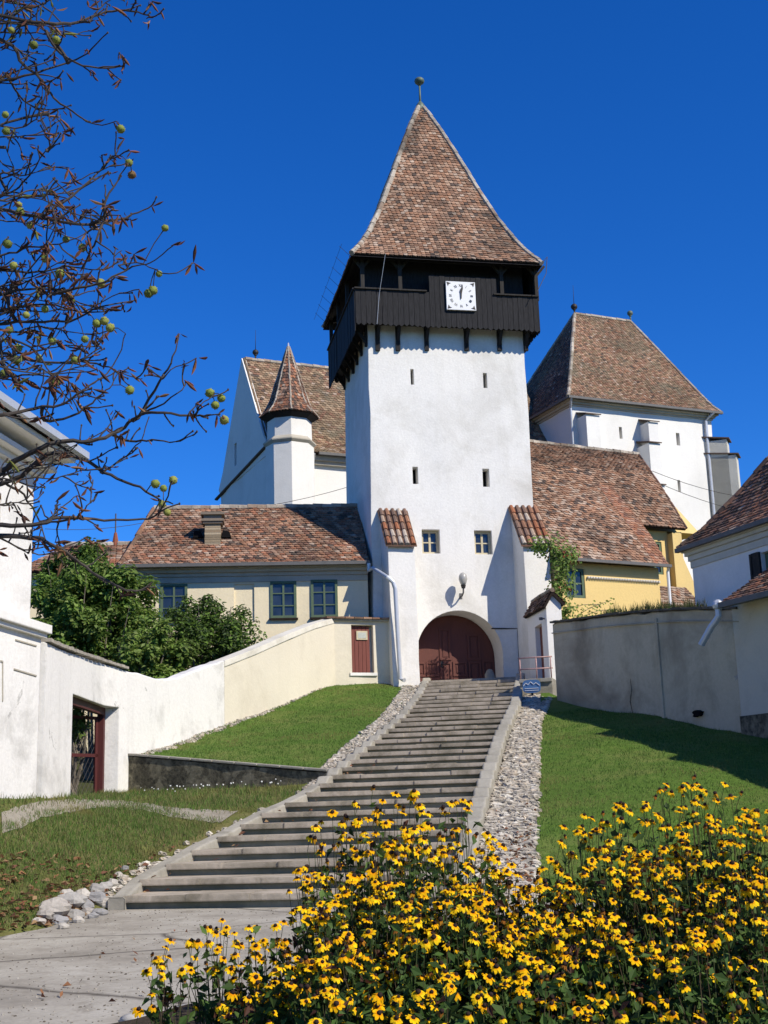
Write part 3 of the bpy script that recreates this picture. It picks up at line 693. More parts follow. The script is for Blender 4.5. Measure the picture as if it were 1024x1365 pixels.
# low mossy retaining wall
ra, rb_ = splane(176, 1010, .30), edge(LEFT, 8.95)-PR*.22
rb_.z = L0.z+8.95*SSL+.05
t = MB(); d = (Vector((rb_.x-ra.x, rb_.y-ra.y, 0))).normalized(); nb = Vector((-d.y, d.x, 0))
k = 14; V = []
for i in range(k+1):
    q = ra.lerp(rb_, i/k); tz = q.z+.02+.025*noise.noise(q*2.0); f = nb*.03*noise.noise(q*1.5)
    for (o_, z_) in ((-nb*.13+f, q.z-1.4), (-nb*.13+f, tz), (nb*.13, tz+.02), (nb*.13, q.z-1.4)): V.append((q.x+o_.x, q.y+o_.y, z_))
t.add(V, [(i*4+j, i*4+j+1, (i+1)*4+j+1, (i+1)*4+j) for i in range(k) for j in range(3)]+[(0, 1, 2, 3), (k*4, k*4+1, k*4+2, k*4+3)])
rw = t.build('retaining_wall', M['retain'])
tag(rw, 'low dark mossy retaining wall below the upper lawn', 'wall')
cp = MB()
for i in range(9):
    q0, q1 = ra.lerp(rb_, i/9+.003), ra.lerp(rb_, (i+1)/9-.003); z0 = .045
    cp.box8([q0-nb*.16+Vector((0, 0, z0)), q1-nb*.16+Vector((0, 0, z0)), q1+nb*.14+Vector((0, 0, z0)), q0+nb*.14+Vector((0, 0, z0)),
             q0-nb*.16+Vector((0, 0, z0+.045)), q1-nb*.16+Vector((0, 0, z0+.04)), q1+nb*.14+Vector((0, 0, z0+.05)), q0+nb*.14+Vector((0, 0, z0+.05))])
cp.build('coping', M['concrete'], rw)
# ================================================================== GATE TOWER
TA = radians(11.2)
TP = at(608, 905, 42.5); T = Fr(TP, TA); ZG = at(625, 908, 42).z - 0.03
uL = T.px(494, 560)[0]; uR = T.px(708, 620)[0]; TW = uR-uL; TD = 5.1
ze = T.px(594, 345, -0.95)[1]        # eave height
tower = thing('gate_tower', 'tall white gate tower with black timber gallery and steep tiled pyramid roof', 'tower', T.p((uL+uR)/2, TD/2, ZG))
mb = MB(); q = []
for z, e in ((ZG-2.2, .10), (ze-.6, 0)):
    q += [T.p(uL-e, 0, z), T.p(uR+e*.2, 0, z), T.p(uR, TD, z), T.p(uL-e, TD, z)]
mb.box8(q); wall = mb.build('wall', M['tower'], tower); rough(wall, 16, .05)
# arch of the gateway
ac = T.px(613, 880)[0]; au0 = T.px(556, 880)[0]; au1 = T.px(671, 880)[0]; azs = T.px(612, 872)[1]; aza = T.px(612, 814)[1]
au0, au1 = min(au0, ac-.1), au1; ac = (au0+au1)/2; ar = (au1-au0)/2; ah = aza-azs
def archpts(r, h, v, n=24, z0=ZG-.3): return [T.p(ac-r, v, z0)]+[T.p(ac-r*cos(pi*i/n), v, azs+h*sin(pi*i/n)) for i in range(n+1)]+[T.p(ac+r, v, z0)]
c = MB(); c.prism(archpts(ar, ah, -.6), T.v*1.7)
holes = []
for (xa, xb, ya, yb) in ((547, 552, 492, 513), (644, 650, 497, 517), (550, 558, 622, 645), (643, 653, 625, 649)):
    a, b = T.px(xa, ya), T.px(xb, yb); holes.append((a[0], b[0], b[1], a[1]))
    c.fbox(T, a[0], b[0], -.3, .55, b[1], a[1])
wins = []
for (xa, xb, ya, yb) in ((562, 587, 706, 738), (632, 657, 707, 739)):
    a, b = T.px(xa, ya), T.px(xb, yb); wins.append((a[0], b[0], b[1], a[1])); c.fbox(T, a[0], b[0], -.3, .35, b[1], a[1])
cut(wall, c)
for (a, b, z0, z1) in holes:
    hb = MB(); hb.fbox(T, a+.002, b-.002, .42, .54, z0+.002, z1-.002); hb.build('loophole', M['hole'], tower)
for (a, b, z0, z1) in wins:
    window(T, a+.01, b-.01, z0+.01, z1-.01, .17, tower, M['cream_paint'], 2, 2, .075, .04)
# gate of two brown leaves set back in the arch
GV = 1.03
g = MB(); g.prism(archpts(ar-.01, ah-.01, GV, 24, ZG-.1), T.v*.07); gate = g.build('gate', M['gatewood'], tower)
def leaf(u0, u1, zs, nm='gate_leaf'):
    p = MB()
    st = .07
    for (za, zb) in zs:
        p.fbox(T, u0, u0+st, GV-.035, GV+.01, za, zb); p.fbox(T, u1-st, u1, GV-.035, GV+.01, za, zb)
        p.fbox(T, u0+st, u1-st, GV-.035, GV+.01, za, za+st); p.fbox(T, u0+st, u1-st, GV-.035, GV+.01, zb-st, zb)
        p.fbox(T, u0+st+.05, u1-st-.05, GV-.02, GV+.01, za+st+.05, zb-st-.05)
    return p.build(nm, M['gatewood'], gate)
zt = azs+ah*.55
uu = [au0+.06, au0+.98, au0+1.02, au0+1.43, au0+1.47, au1-.5, au1-.46, au1-.03]
leaf(uu[0], uu[1]-.46, [(ZG+.35, ZG+.85)]); leaf(uu[1]-.44, uu[1], [(ZG+.35, ZG+.85), (ZG+.02, ZG+.3)])
wk = leaf(uu[2], uu[3], [(ZG+.02, ZG+.85), (ZG+.9, zt+.2)], 'wicket_door')
leaf(uu[4], uu[4]+.5, [(ZG+.35, ZG+.85), (ZG+.02, ZG+.3)]); leaf(uu[4]+.54, uu[5], [(ZG+.02, ZG+.85), (ZG+.9, zt)]); leaf(uu[6], uu[7], [(ZG+.02, ZG+.9)])
h = MB(); h.bar(T.p(uu[2]+.05, GV-.05, ZG+.78), T.p(uu[2]+.2, GV-.09, ZG+.72), .03); h.fbox(T, uu[2]+.02, uu[2]+.09, GV-.045, GV, ZG+.66, ZG+.86); h.build('handle', M['iron'], wk)
# buttresses with barrel tile caps
def buttress(fr, x0, x1, ytop_front, ytop_back, v_top, v_bot, z_bot, mat, parent, name='buttress'):
    u0, zf = fr.px(x0, ytop_front, v_top); u1 = fr.px(x1, ytop_front, v_top)[0]; zb = fr.px((x0+x1)/2, ytop_back, 0)[1]
    pts = [(0.05, z_bot), (v_bot, z_bot), (v_top, zf), (0.05, zb)]
    m_ = MB(); m_.prism([fr.p(u0, v, z) for v, z in pts], fr.u*(u1-u0)); return rough(m_.build(name, mat, parent), 6, .035), u0, u1, zf, zb
for (x0, x1, yf, yb) in ((517, 552, 729, 686), (697, 732, 729, 682)):
    o, u0, u1, zf, zb = buttress(T, x0, x1, yf, yb, -1.15, -1.42, ZG-2.2, M['tower'], tower)
    cp = MB(); barrel_cap(cp, T, u0-.09, u1+.07, -1.3, zf-.02, -.01, zb+.1, 5, 5); cp.build('tile_cap', M['tile'], o)
# timber gallery
OV = .56
gz0 = T.px(595, 437, -OV)[1]; gz1 = T.px(530, 388, -OV)[1]; gz2 = T.px(610, 369, -OV)[1]
gl = uL-.52; gr_ = uR+.42; gb = TD+.52
core = MB(); core.fbox(T, uL-.06, uR+.06, -.06, TD+.06, gz0+.33, ze+.35); core.build('inner_wall', M['darkwood'], tower)
gal = MB()
fl = gz0+.22
gal.fbox(T, gl+.06, gr_-.06, -OV+.06, 0.3, fl, fl+.1); gal.fbox(T, gl+.06, gr_-.06, TD-.3, gb-.06, fl, fl+.1)
gal.fbox(T, gl+.06, uL+.3, .3, TD-.3, fl, fl+.1); gal.fbox(T, uR-.3, gr_-.06, .3, TD-.3, fl, fl+.1)
for (a, b) in (((gl, -OV), (gr_, -OV)), ((gl, gb), (gr_, gb)), ((gl, -OV), (gl, gb)), ((gr_, -OV), (gr_, gb))):
    for z_ in (ze+.12, gz1-.06, fl+.0):
        gal.bar(T.p(a[0]*.985+.03*(1 if a[0] < 0 else -1), a[1]+(.07 if a[1] < 1 else -.07), z_), T.p(b[0]*.985, b[1]+(.07 if b[1] < 1 else -.07), z_), .13, .16)
gallery = gal.build('gallery_frame', M['darkwood'], tower)
bd = MB()
def board(fr, ua, ub, va, vb, zb, zt, pt=.07):
    # one vertical board with a pointed foot; spans (ua,va)-(ub,vb)
    A_ = fr.p(ua, va, 0); B_ = fr.p(ub, vb, 0); dirn = (B_-A_).normalized(); nn = Vector((dirn.y, -dirn.x, 0))*.028
    Mi = (A_+B_)/2
    pts = [Vector((A_.x, A_.y, zt)), Vector((A_.x, A_.y, zb+pt)), Vector((Mi.x, Mi.y, zb)), Vector((B_.x, B_.y, zb+pt)), Vector((B_.x, B_.y, zt))]
    bd.prism(pts, nn)
def boards(u0, v0, u1, v1, topf, botf, wdt=.185):
    L = sqrt((u1-u0)**2+(v1-v0)**2); k = int(L/wdt)
    for i in range(k):
        a, b = (i+.03)/k, (i+.97)/k; j = U(-.012, .012)
        ex = (v1-v0)/L*j, -(u1-u0)/L*j
        board(T, u0+(u1-u0)*a+ex[0], u0+(u1-u0)*b+ex[0], v0+(v1-v0)*a+ex[1], v0+(v1-v0)*b+ex[1], botf+U(-.025, .025), topf(i/k)+U(-.01, .01))
um0 = T.px(568, 380, -OV)[0]; um1 = T.px(657, 380, -OV)[0]
def ftop(t):
    u = gl+(gr_-gl)*t
    return gz2 if um0 < u < um1 else gz1
boards(gl, -OV, gr_, -OV, ftop, gz0-.02)
boards(gl, gb, gl, -OV, lambda t: gz1+.05, gz0-.32); boards(gr_, -OV, gr_, gb, lambda t: gz1 if t < .03 else ze+.1, gz0-.02); boards(gr_, gb, gl, gb, lambda t: gz1, gz0-.02)
boards_o = bd.build('gallery_boards', M['darkwood'], tower)
rl_ = MB(); rl_.bar(T.p(gl-.03, -OV-.05, gz1+.03), T.p(um0, -OV-.05, gz1+.03), .09, .05); rl_.build('rail', M['greywood'], tower); rl_ = MB(); rl_.bar(T.p(um1, -OV-.05, gz1+.03), T.p(gr_+.03, -OV-.05, gz1+.03), .09, .05)
rl_.build('rail', M['greywood'], tower); rl_ = MB(); rl_.bar(T.p(gl-.04, -OV, gz1+.03), T.p(gl-.04, gb, gz1+.03), .09, .05); rl_.build('rail', M['greywood'], tower)
pos_ = []
for px in (483, 533, 668, 714): pos_.append((T.px(px, 370, -OV+.08)[0], -OV+.08))
for f in (.33, .66, .97): pos_ += [(gl+.08, -OV+(gb+OV)*f), (gr_-.08, -OV+(gb+OV)*f)]
for (u, v) in pos_:
    p = MB(); p.fbox(T, u-.065, u+.065, v-.065, v+.065, gz1-.1, ze+.25)
    if v < 0:
        for sgn in (-1, 1): p.bar(T.p(u+sgn*.02, v, ze-.28), T.p(u+sgn*.34, v, ze+.12), .09, .09)
    p.build('post', M['greywood'], tower)
# brackets on the white wall under the gallery
for px in (503, 530, 568, 621, 665, 700):
    u = T.px(px, 450)[0]; b = MB()
    b.fbox(T, u-.075, u+.075, -.09, .02, T.px(px, 468)[1]+.0, fl); b.bar(T.p(u, -.05, fl-.55), T.p(u, -OV+.1, fl-.03), .11, .12); b.fbox(T, u-.07, u+.07, -OV+.02, .0, fl-.13, fl)
    b.build('bracket', M['darkwood'], tower)
for k in range(6):
    v = .15+k*.95
    for (ue, sg) in ((uL, -1), (uR, 1)):
        b = MB(); b.fbox(T, ue-.09 if sg < 0 else ue-.02, ue+.02 if sg < 0 else ue+.09, v-.07, v+.07, fl-.75, fl); b.bar(T.p(ue+sg*.05, v, fl-.6), T.p(ue+sg*.42, v, fl-.05), .11, .12)
        b.build('bracket', M['darkwood'], tower)
# roof
rv0 = -.98; rl0 = T.px(469, 339, rv0)[0]; rr0 = T.px(723, 352, rv0)[0]
cxu = (rl0+rr0)/2; half = (rr0-rl0)/2; cv = TD/2; halfv = cv-rv0
zap = T.px(563, 150, cv)[1]; cxu = T.px(563, 160, cv)[0]*.6+cxu*.4
prof = [(1.0, 0), (.90, .075), (.80, .17), (.66, .32), (.5, .51), (.33, .71), (.17, .88), (.035, 1.0)]
prof = [(1.0, 0.0), (.885, .072), (.775, .16), (.64, .295), (.49, .475), (.33, .675), (.17, .87), (.03, 1.02)]
zr = lambda h: ze+.02+(zap-ze)*h
cor = lambda su, sv: [T.p(cxu*(1-r)+ (rl0+rr0)/2*r + su*half*r, cv+sv*halfv*r, zr(h)) for r, h in prof]
CFL, CFR, CBL, CBR = cor(-1, -1), cor(1, -1), cor(-1, 1), cor(1, 1)
rm = MB()
tile_roof(rm, CFL, CFR, .165, .14, PAL, pale=.07, dark=.08); tile_roof(rm, CBL, CFL, .17, .148, PAL); tile_roof(rm, CFR, CBR, .17, .148, PAL); tile_roof(rm, CBR, CBL, .17, .148, PAL)
for c_ in (CFL, CFR, CBL, CBR): ridge_caps(rm, c_, .1, .3)
for p_ in (CFL[-1],): pass
roof = rm.build('roof', [M['tile'], M['under']], tower)
sf = MB()
sf.add([CFL[0]-Vector((0, 0, .1)), CFR[0]-Vector((0, 0, .1)), CBR[0]-Vector((0, 0, .1)), CBL[0]-Vector((0, 0, .1)), T.p(gl, -OV, ze+.22), T.p(gr_, -OV, ze+.22), T.p(gr_, gb, ze+.22), T.p(gl, gb, ze+.22)],
       [(0, 1, 5, 4), (1, 2, 6, 5), (2, 3, 7, 6), (3, 0, 4, 7), (4, 5, 6, 7)])
sf.build('soffit', M['darkwood'], tower)
top = (CFL[-1]+CFR[-1]+CBL[-1]+CBR[-1])/4
fn = MB(); b0 = at(562, 108, top.y); hh_ = b0.z-top.z
fn.tube([top-Vector((0, 0, .3)), top+Vector((0, 0, .12)), top+Vector((0, 0, .3))], [.2, .17, .05], 10, 0)
fn.tube([top, top+Vector((0, 0, hh_-.05))], [.045, .035], 8, 0); fn.ball(top+Vector((0, 0, hh_)), .2, 14, 8, 0, None, 1, 1, .75); fn.tube([top+Vector((0, 0, hh_-.2)), top+Vector((0, 0, hh_-.06))], [.05, .13], 10, 0)
fn.build('finial', M['copper'], roof, True)
# thin rods of the snow guard at the left and right eaves
sg = MB()
for k in range(8):
    q = CFL[0].lerp(CBL[0], (k+.3)/8); sg.tube([q, q+T.u*-.38+Vector((0, 0, .36))], .008, 4)
for f in (.9,):
    sg.tube([CFL[0]+T.u*-.38*f+Vector((0, 0, .36*f)), CBL[0]+T.u*-.38*f+Vector((0, 0, .36*f))], .006, 4)
sg.build('snow_guard', M['iron'], roof); sg = MB()
q = CFR[0]; sg.tube([q, q+T.u*.2+Vector((0, 0, .25)), q+T.u*.12+Vector((0, 0, -.4)), q+T.u*-.25+Vector((0, 0, -1.1))], .015, 4)
sg.build('wire_hook', M['iron'], roof)
lc = MB(); pts_ = [CFL[0].lerp(CFR[0], .17)+T.v*-.1, T.p(T.px(506, 400, -OV-.12)[0], -OV-.1, gz1-.2), T.p(T.px(503, 430, -OV-.12)[0], -OV-.08, gz0)]
lc.tube(pts_, .008, 5); lc.build('lightning_cable', M['zinc'], roof)
# clock
k0 = T.px(594, 375, -OV-.1); k1 = T.px(635, 414, -OV-.1); cs = ((k1[0]-k0[0])+(k0[1]-k1[1]))/4
ku, kz = (k0[0]+k1[0])/2, (k0[1]+k1[1])/2
ck = MB(); ck.fbox(T, ku-cs, ku+cs, -OV-.12, -OV-.03, kz-cs, kz+cs); clock = ck.build('clock', M['white_paint'], tower)
def text(body, size, fr, u, z, v, rot, mat, parent, name, ext=.004, sx=1):
    cu = bpy.data.curves.new('t', 'FONT'); cu.body = body; cu.size = size; cu.align_x = 'CENTER'; cu.align_y = 'CENTER'; cu.extrude = ext
    o = bpy.data.objects.new('t', cu); S.collection.objects.link(o); bpy.context.view_layer.update()
    me = bpy.data.meshes.new_from_object(o.evaluated_get(bpy.context.evaluated_depsgraph_get())); bpy.data.objects.remove(o)
    m_ = MB(); cr, sr = cos(rot), sin(rot)
    vs = []
    for p in me.vertices:
        x, y = p.co.x*sx, p.co.y; vs.append(fr.p(u+x*cr-y*sr, v-p.co.z, z+x*sr+y*cr))
    m_.add(vs, [tuple(p.vertices) for p in me.polygons]); bpy.data.meshes.remove(me)
    return m_.build(name, mat, parent)
nums = ['XII', 'I', 'II', 'III', 'IIII', 'V', 'VI', 'VII', 'VIII', 'IX', 'X', 'XI']
for i, t_ in enumerate(nums):
    a = pi/2-2*pi*i/12; text(t_, .135, T, ku+cs*.72*cos(a), kz+cs*.72*sin(a), -OV-.125, a-pi/2, M['iron'], clock, 'numeral', sx=.8)
hn = MB(); 
def hand(m_, ang, L, w1, v):
    d = Vector((cos(ang), sin(ang))); n_ = Vector((-d.y, d.x)); P_ = []
    for (l, w_) in ((-.12, w1*.5), (.35*L, w1), (.62*L, w1*1.5), (L, .004), (.62*L, -w1*1.5), (.35*L, -w1), (-.12, -w1*.5)):
        P_.append(T.p(ku+d.x*l+n_.x*w_, v, kz+d.y*l+n_.y*w_))
    m_.prism(P_, T.v*-.012)
hand(hn, radians(80), cs*.82, .02, -OV-.13); hn.build('minute_hand', M['iron'], clock)
hn = MB(); hand(hn, radians(88), cs*.55, .028, -OV-.145); hn.build('hour_hand', M['iron'], clock)
od = MB()
for sx in (-1, 1):
    for sz in (-1, 1):
        c0 = (ku+sx*cs*.84, kz+sz*cs*.84)
        od.prism([T.p(c0[0]+sx*.06, -OV-.122, c0[1]+sz*.06), T.p(c0[0]-sx*.10, -OV-.122, c0[1]+sz*.015), T.p(c0[0]-sx*.02, -OV-.122, c0[1]-sz*.02), T.p(c0[0]+sx*.015, -OV-.122, c0[1]-sz*.10)], T.v*-.006)
od.build('corner_ornaments', M['iron'], clock)
# cable along the arch and down the buttress
cb = MB(); P_ = [T.px(655, 838), T.px(672, 838), T.px(694, 838)]
cb.tube([T.p(P_[0][0], -.02, P_[0][1]), T.p(P_[1][0], -.02, P_[1][1]), T.p(P_[2][0]-.1, -.02, P_[2][1]), T.p(P_[2][0]-.12, -.02, ZG+.3)], .022, 5); cb.build('cable', M['iron'], tower)
# lamp on a curved arm above the gate
lu, lz = T.px(614, 793)
lamp = thing('wall_lamp', 'grey street lamp on a short curved arm above the arched gate', 'lamp', T.p(lu, 0, lz))
a_ = MB(); a_.tube([T.p(lu, .02, lz-.05), T.p(lu, -.22, lz-.07), T.p(lu, -.4, lz+.02), T.p(lu, -.43, lz+.18)], .028, 8); a_.fbox(T, lu-.05, lu+.05, -.03, .02, lz-.15, lz+.05); a_.build('arm', M['gutter'], lamp)
a_ = MB(); zz_ = lz+.18; a_.tube([T.p(lu, -.43, zz_-.03), T.p(lu, -.43, zz_+.08)], [.06, .09], 12); a_.build('lamp_socket', M['iron'], lamp)
a_ = MB(); a_.tube([T.p(lu, -.43, zz_+.08+d) for d in (0, .08, .2, .32, .4, .43)], [.07, .11, .145, .135, .08, .02], 14); 
gm, t_, b_ = newmat('milky_glass', 0.25, 0.5); b_.inputs['Base Color'].default_value = (0.36, 0.35, 0.32, 1); a_.build('lamp_globe', gm, lamp, True)
# guard stones at both feet of the arch
for px, lab in ((546, 'white rounded guard stone at the left foot of the gate arch'), (655, 'grey rounded guard stone at the right foot of the gate arch')):
    u, z = T.px(px, 907, -.2); m_ = MB()
    m_.tube([T.p(u, -.12, ZG-.5), T.p(u, -.14, ZG+.1), T.p(u+(.02 if px < 600 else -.02), -.1, ZG+.28), T.p(u, -.05, ZG+.42), T.p(u, -.02, ZG+.46)], [.2, .19, .17, .1, .03], 10)
    tag(m_.build('guard_stone', M['white' if px < 600 else 'concrete'], None, True), lab, 'stone')
# ================================================================== FORTIFIED CHURCH BEHIND
CA = radians(23); CO = at(418, 605, 57.5); C_ = Fr(CO, CA)
zne = C_.px(440, 604, -.45)[1]                    # nave eave
ND = 7.9
ug, zrg = C_.px(322, 479, ND/2)                   # gable apex
ugw = ug+.0; ug = ug+.18
chur = thing('church', 'white fortified church with tall tiled nave roof and hipped choir tower', 'church', C_.p(ug+6, ND/2, 4.5))
# choir tower block
CV = -1.15; cu0, _ = C_.px(763, 560, CV); cu1, _ = C_.px(949, 570, CV); CD = 8.2
zc = C_.px(860, 540, CV-.35)[1]
w_ = MB(); w_.fbox(C_, ugw+.02, cu0+.5, 0, ND, 2.5, zne-.05)
nave = rough(w_.build('nave_wall', M['church'], chur), 10, .05); w_ = MB()
w_.prism([C_.p(ugw, 0, zne-.2), C_.p(ugw, -.35, zne+.1), C_.p(ugw, .45, zne+.86), C_.p(ugw, ND/2, zrg+.06), C_.p(ugw, ND-.45, zne+.86), C_.p(ugw, ND+.35, zne+.1), C_.p(ugw, ND, zne-.2)], C_.u*.22)
gab = w_.build('gable', M['church'], chur)
ex = MB(); a = C_.py(314, 605, ugw); ex.fbox(C_, ugw-.3, ugw+.3, a[0]-.18, a[0]+.18, a[1]-.6, a[1]+.55)
cut(gab, ex)
bk = MB(); bk.fbox(C_, ugw+.25, ugw+.29, a[0]-.2, a[0]+.2, a[1]-.6, a[1]+.55); bk.build('slit_window', M['hole'], chur)
rm = MB(); ov = .45
nl = cu0+.3
tile_roof(rm, [C_.p(ug, -ov, zne), C_.p(ug, .5, zne+.75), C_.p(ug, ND/2, zrg)], [C_.p(nl, -ov, zne), C_.p(nl, .5, zne+.75), C_.p(nl, ND/2, zrg)], .2, .17, PALB, pale=.05)
tile_roof(rm, [C_.p(nl, ND+ov, zne), C_.p(nl, ND-.5, zne+.75), C_.p(nl, ND/2, zrg)], [C_.p(ug, ND+ov, zne), C_.p(ug, ND-.5, zne+.75), C_.p(ug, ND/2, zrg)], .4, .34, PALB)
ridge_caps(rm, [C_.p(ug, ND/2, zrg+.03), C_.p(nl, ND/2, zrg+.03)], .12)
ridge_caps(rm, [C_.p(ug-.05, -ov, zne+.04), C_.p(ug-.05, .5, zne+.84), C_.p(ug-.05, ND/2, zrg+.07)], .07, .3, PALB)
nroof = rm.build('nave_roof', [M['tileold'], M['under']], chur)
g_ = MB(); g_.fbox(C_, ug+2.2, nl-.4, -ov-.12, -ov+.02, zne-.12, zne-.0); g_.build('gutter', M['gutter'], chur)
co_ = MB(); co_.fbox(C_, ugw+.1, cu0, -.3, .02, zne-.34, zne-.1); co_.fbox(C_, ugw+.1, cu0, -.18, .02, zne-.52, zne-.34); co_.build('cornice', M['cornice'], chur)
sc_ = MB()
zs0 = zne-.1
sc_.prism([C_.p(ugw-.13, -.2, zs0+.32), C_.p(ugw+.03, -.2, zs0+.40), C_.p(ugw+.03, -.2, zs0+.24), C_.p(ugw-.11, -.2, zs0+.26)], C_.v*(ND+.9)-Vector((0, 0, .5)))
sc_.build('gable_string_course', M['capbrown'], chur)
fi = MB()
def ballfin(m_, p, h, r, spike=0):
    m_.tube([p-Vector((0, 0, .15)), p+Vector((0, 0, h))], [.05, .04], 6); m_.ball(p+Vector((0, 0, h)), r, 10, 7, 0, None, 1, 1, .95); m_.tube([p+Vector((0, 0, h-r*1.3)), p+Vector((0, 0, h-r*.6))], [.04, r*.7], 8)
    if spike: m_.tube([p+Vector((0, 0, h)), p+Vector((.02, 0, h+spike))], [.02, .008], 5)
ballfin(fi, C_.p(ug+.55, ND/2, zrg), .45, .16, 1.2); fi.build('finial', M['iron'], nroof, True)
# small tiled annexe at the left foot
# stair turret
tc = at(387, 640, 56.2); rT_ = at(418, 640, 56.2).x-tc.x
def zat(px, py, Y=55.6): return at(px, py, Y).z
yaw8 = CA+radians(8)
def ring(r, z, n=8, rot=pi/8): return [Vector((tc.x+r*cos(2*pi*i/n+rot+yaw8), tc.y+r*sin(2*pi*i/n+rot+yaw8), z)) for i in range(n)]
def loft(m_, rings, mi=0):
    n = len(rings[0]); m_.add([q for r in rings for q in r], [(j*n+i, j*n+(i+1) % n, (j+1)*n+(i+1) % n, (j+1)*n+i) for j in range(len(rings)-1) for i in range(n)]+[tuple(range(n-1, -1, -1)), tuple((len(rings)-1)*n+i for i in range(n))], mi)
rr = rT_*1.05
zl = zat(387, 588); zu = zat(387, 552)
t_ = MB(); loft(t_, [ring(rr, 3), ring(rr, zl-.12)]); loft(t_, [ring(rr*.93, zl+.1), ring(rr*.90, zu+.4)]); turr = t_.build('stair_turret', M['church'], chur)
t_ = MB(); loft(t_, [ring(rr*1.0, zl-.14), ring(rr*1.10, zl-.02), ring(rr*1.10, zl+.04), ring(rr*.95, zl+.2)]); t_.build('ledge', M['cornice'], turr)
t_ = MB(); zt_ = zat(387, 553); za_ = at(387, 463, 56.2).z
loft(t_, [ring(rr*.92, zt_-.18), ring(rr*1.18, zt_-.02), ring(rr*1.2, zt_+.05)]); t_.build('eaves', M['darkwood'], turr)
t_ = MB(); H_ = za_-zt_
prf = [(1.24, 0.0), (.98, .10), (.80, .22), (.55, .48), (.30, .74), (.04, 1.0)]
rings = [ring(rr*r, zt_+.03+H_*h) for r, h in prf]
for i in range(8):
    tile_roof(t_, [rg[(i+1) % 8] for rg in rings], [rg[i] for rg in rings], .15, .16, PALR+PALD, pale=.05, dark=.12)
    ridge_caps(t_, [rg[i] for rg in rings], .05, .25)
t_.build('turret_roof', [M['tile'], M['under']], turr)
t_ = MB(); ptop = Vector((tc.x, tc.y, za_)); t_.tube([ptop-Vector((0, 0, .1)), ptop+Vector((0, 0, .22))], [.07, .03], 6); t_.build('turret_tip', M['zinc'], turr)
dp = MB(); q = C_.px(415, 605, -.4); dp.tube([C_.p(q[0]+.12, -ov-.05, zne-.1), C_.p(q[0]+.14, -.15, zne-.6), C_.p(q[0]+.14, -.12, 4)], .055, 7); dp.build('downpipe', M['zinc'], chur)
# choir tower
w_ = MB(); w_.fbox(C_, cu0, cu1, CV, CV+CD, 2.5, zc+.1); cw = rough(w_.build('choir_tower_wall', M['church'], chur), 12, .05)
ex = MB(); bk = MB()
for (xa, xb, ya, yb) in ((825, 830, 569, 585), (901, 907, 577, 594), (903, 908, 640, 656)):
    a, b = C_.px(xa, ya, CV), C_.px(xb, yb, CV); ex.fbox(C_, a[0], b[0], CV-.3, CV+.4, b[1], a[1]); bk = MB(); bk.fbox(C_, a[0]+.002, b[0]-.002, CV+.3, CV+.39, b[1]+.002, a[1]-.002); bk.build('slit_window', M['hole'], chur)
cut(cw, ex)
# hipped roof
eo = .42; e0 = [C_.p(cu0-eo, CV-eo, zc), C_.p(cu1+eo, CV-eo, zc), C_.p(cu1+eo, CV+CD+eo, zc), C_.p(cu0-eo, CV+CD+eo, zc)]
rA_ = C_.px(766, 417, CV+CD/2); rB_ = C_.px(841, 430, CV+CD/2); zrc = (rA_[1]+rB_[1])/2
R0, R1 = C_.p(rA_[0], CV+CD/2, zrc), C_.p(rB_[0], CV+CD/2, zrc)
def belly(a, b, k=.10):      # eave corner -> ridge with a slight bellcast
    q1 = a.lerp(b, .10); q1.z = a.z+(b.z-a.z)*.07; q2 = a.lerp(b, .25); q2.z = a.z+(b.z-a.z)*.215; q3 = a.lerp(b, .6); q3.z = a.z+(b.z-a.z)*.585
    return [a, q1, q2, q3, b]
h0, h1, h2, h3 = belly(e0[0], R0), belly(e0[1], R1), belly(e0[2], R1), belly(e0[3], R0)
rm = MB()
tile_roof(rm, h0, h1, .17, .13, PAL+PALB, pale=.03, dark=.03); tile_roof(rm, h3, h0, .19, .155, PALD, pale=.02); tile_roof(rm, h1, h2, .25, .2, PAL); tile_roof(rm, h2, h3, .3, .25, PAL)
for h in (h0, h1, h2, h3): ridge_caps(rm, h, .10)
ridge_caps(rm, [R0, R1], .12)
crf = rm.build('choir_tower_roof', [M['tileold'], M['under']], chur)
fi = MB(); ballfin(fi, R0, .42, .19, 1.3); fi.build('finial', M['iron'], crf, True)
fi = MB(); ballfin(fi, R1, .5, .17); fi.build('finial', M['copper'], crf, True)
co_ = MB(); 
for k, (d, za2, zb2) in enumerate(((.30, -.12, -.0), (.17, -.24, -.12), (.07, -.34, -.24))):
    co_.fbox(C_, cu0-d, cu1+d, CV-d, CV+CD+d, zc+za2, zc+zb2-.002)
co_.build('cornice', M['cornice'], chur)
g_ = MB(); g_.bar(e0[0]+Vector((0, 0, -.02))-C_.v*.05, e0[1]+Vector((0, 0, -.02))-C_.v*.05, .12, .12); g_.bar(e0[0]+Vector((0, 0, -.02)), e0[3]+Vector((0, 0, -.02)), .12, .12); g_.build('gutter', M['gutter'], chur)
dp = MB(); P0 = C_.p(cu0-.12, CV-.12, zc-.5); dp.tube([C_.p(cu0-.25, CV-.45, zc-.05), P0, C_.p(cu0-.12, CV-.12, 4)], .06, 7)
dp.build('downpipe', M['zinc'], chur); dp = MB()
dp.tube([C_.p(cu1-.15, CV-.48, zc-.05), C_.p(cu1-.25, CV-.38, zc-.15), C_.p(cu1-.45, CV-.12, zc-.45), C_.p(cu1-.42, CV-.12, 4)], .085, 8); dp.build('downpipe', M['zinc'], chur)
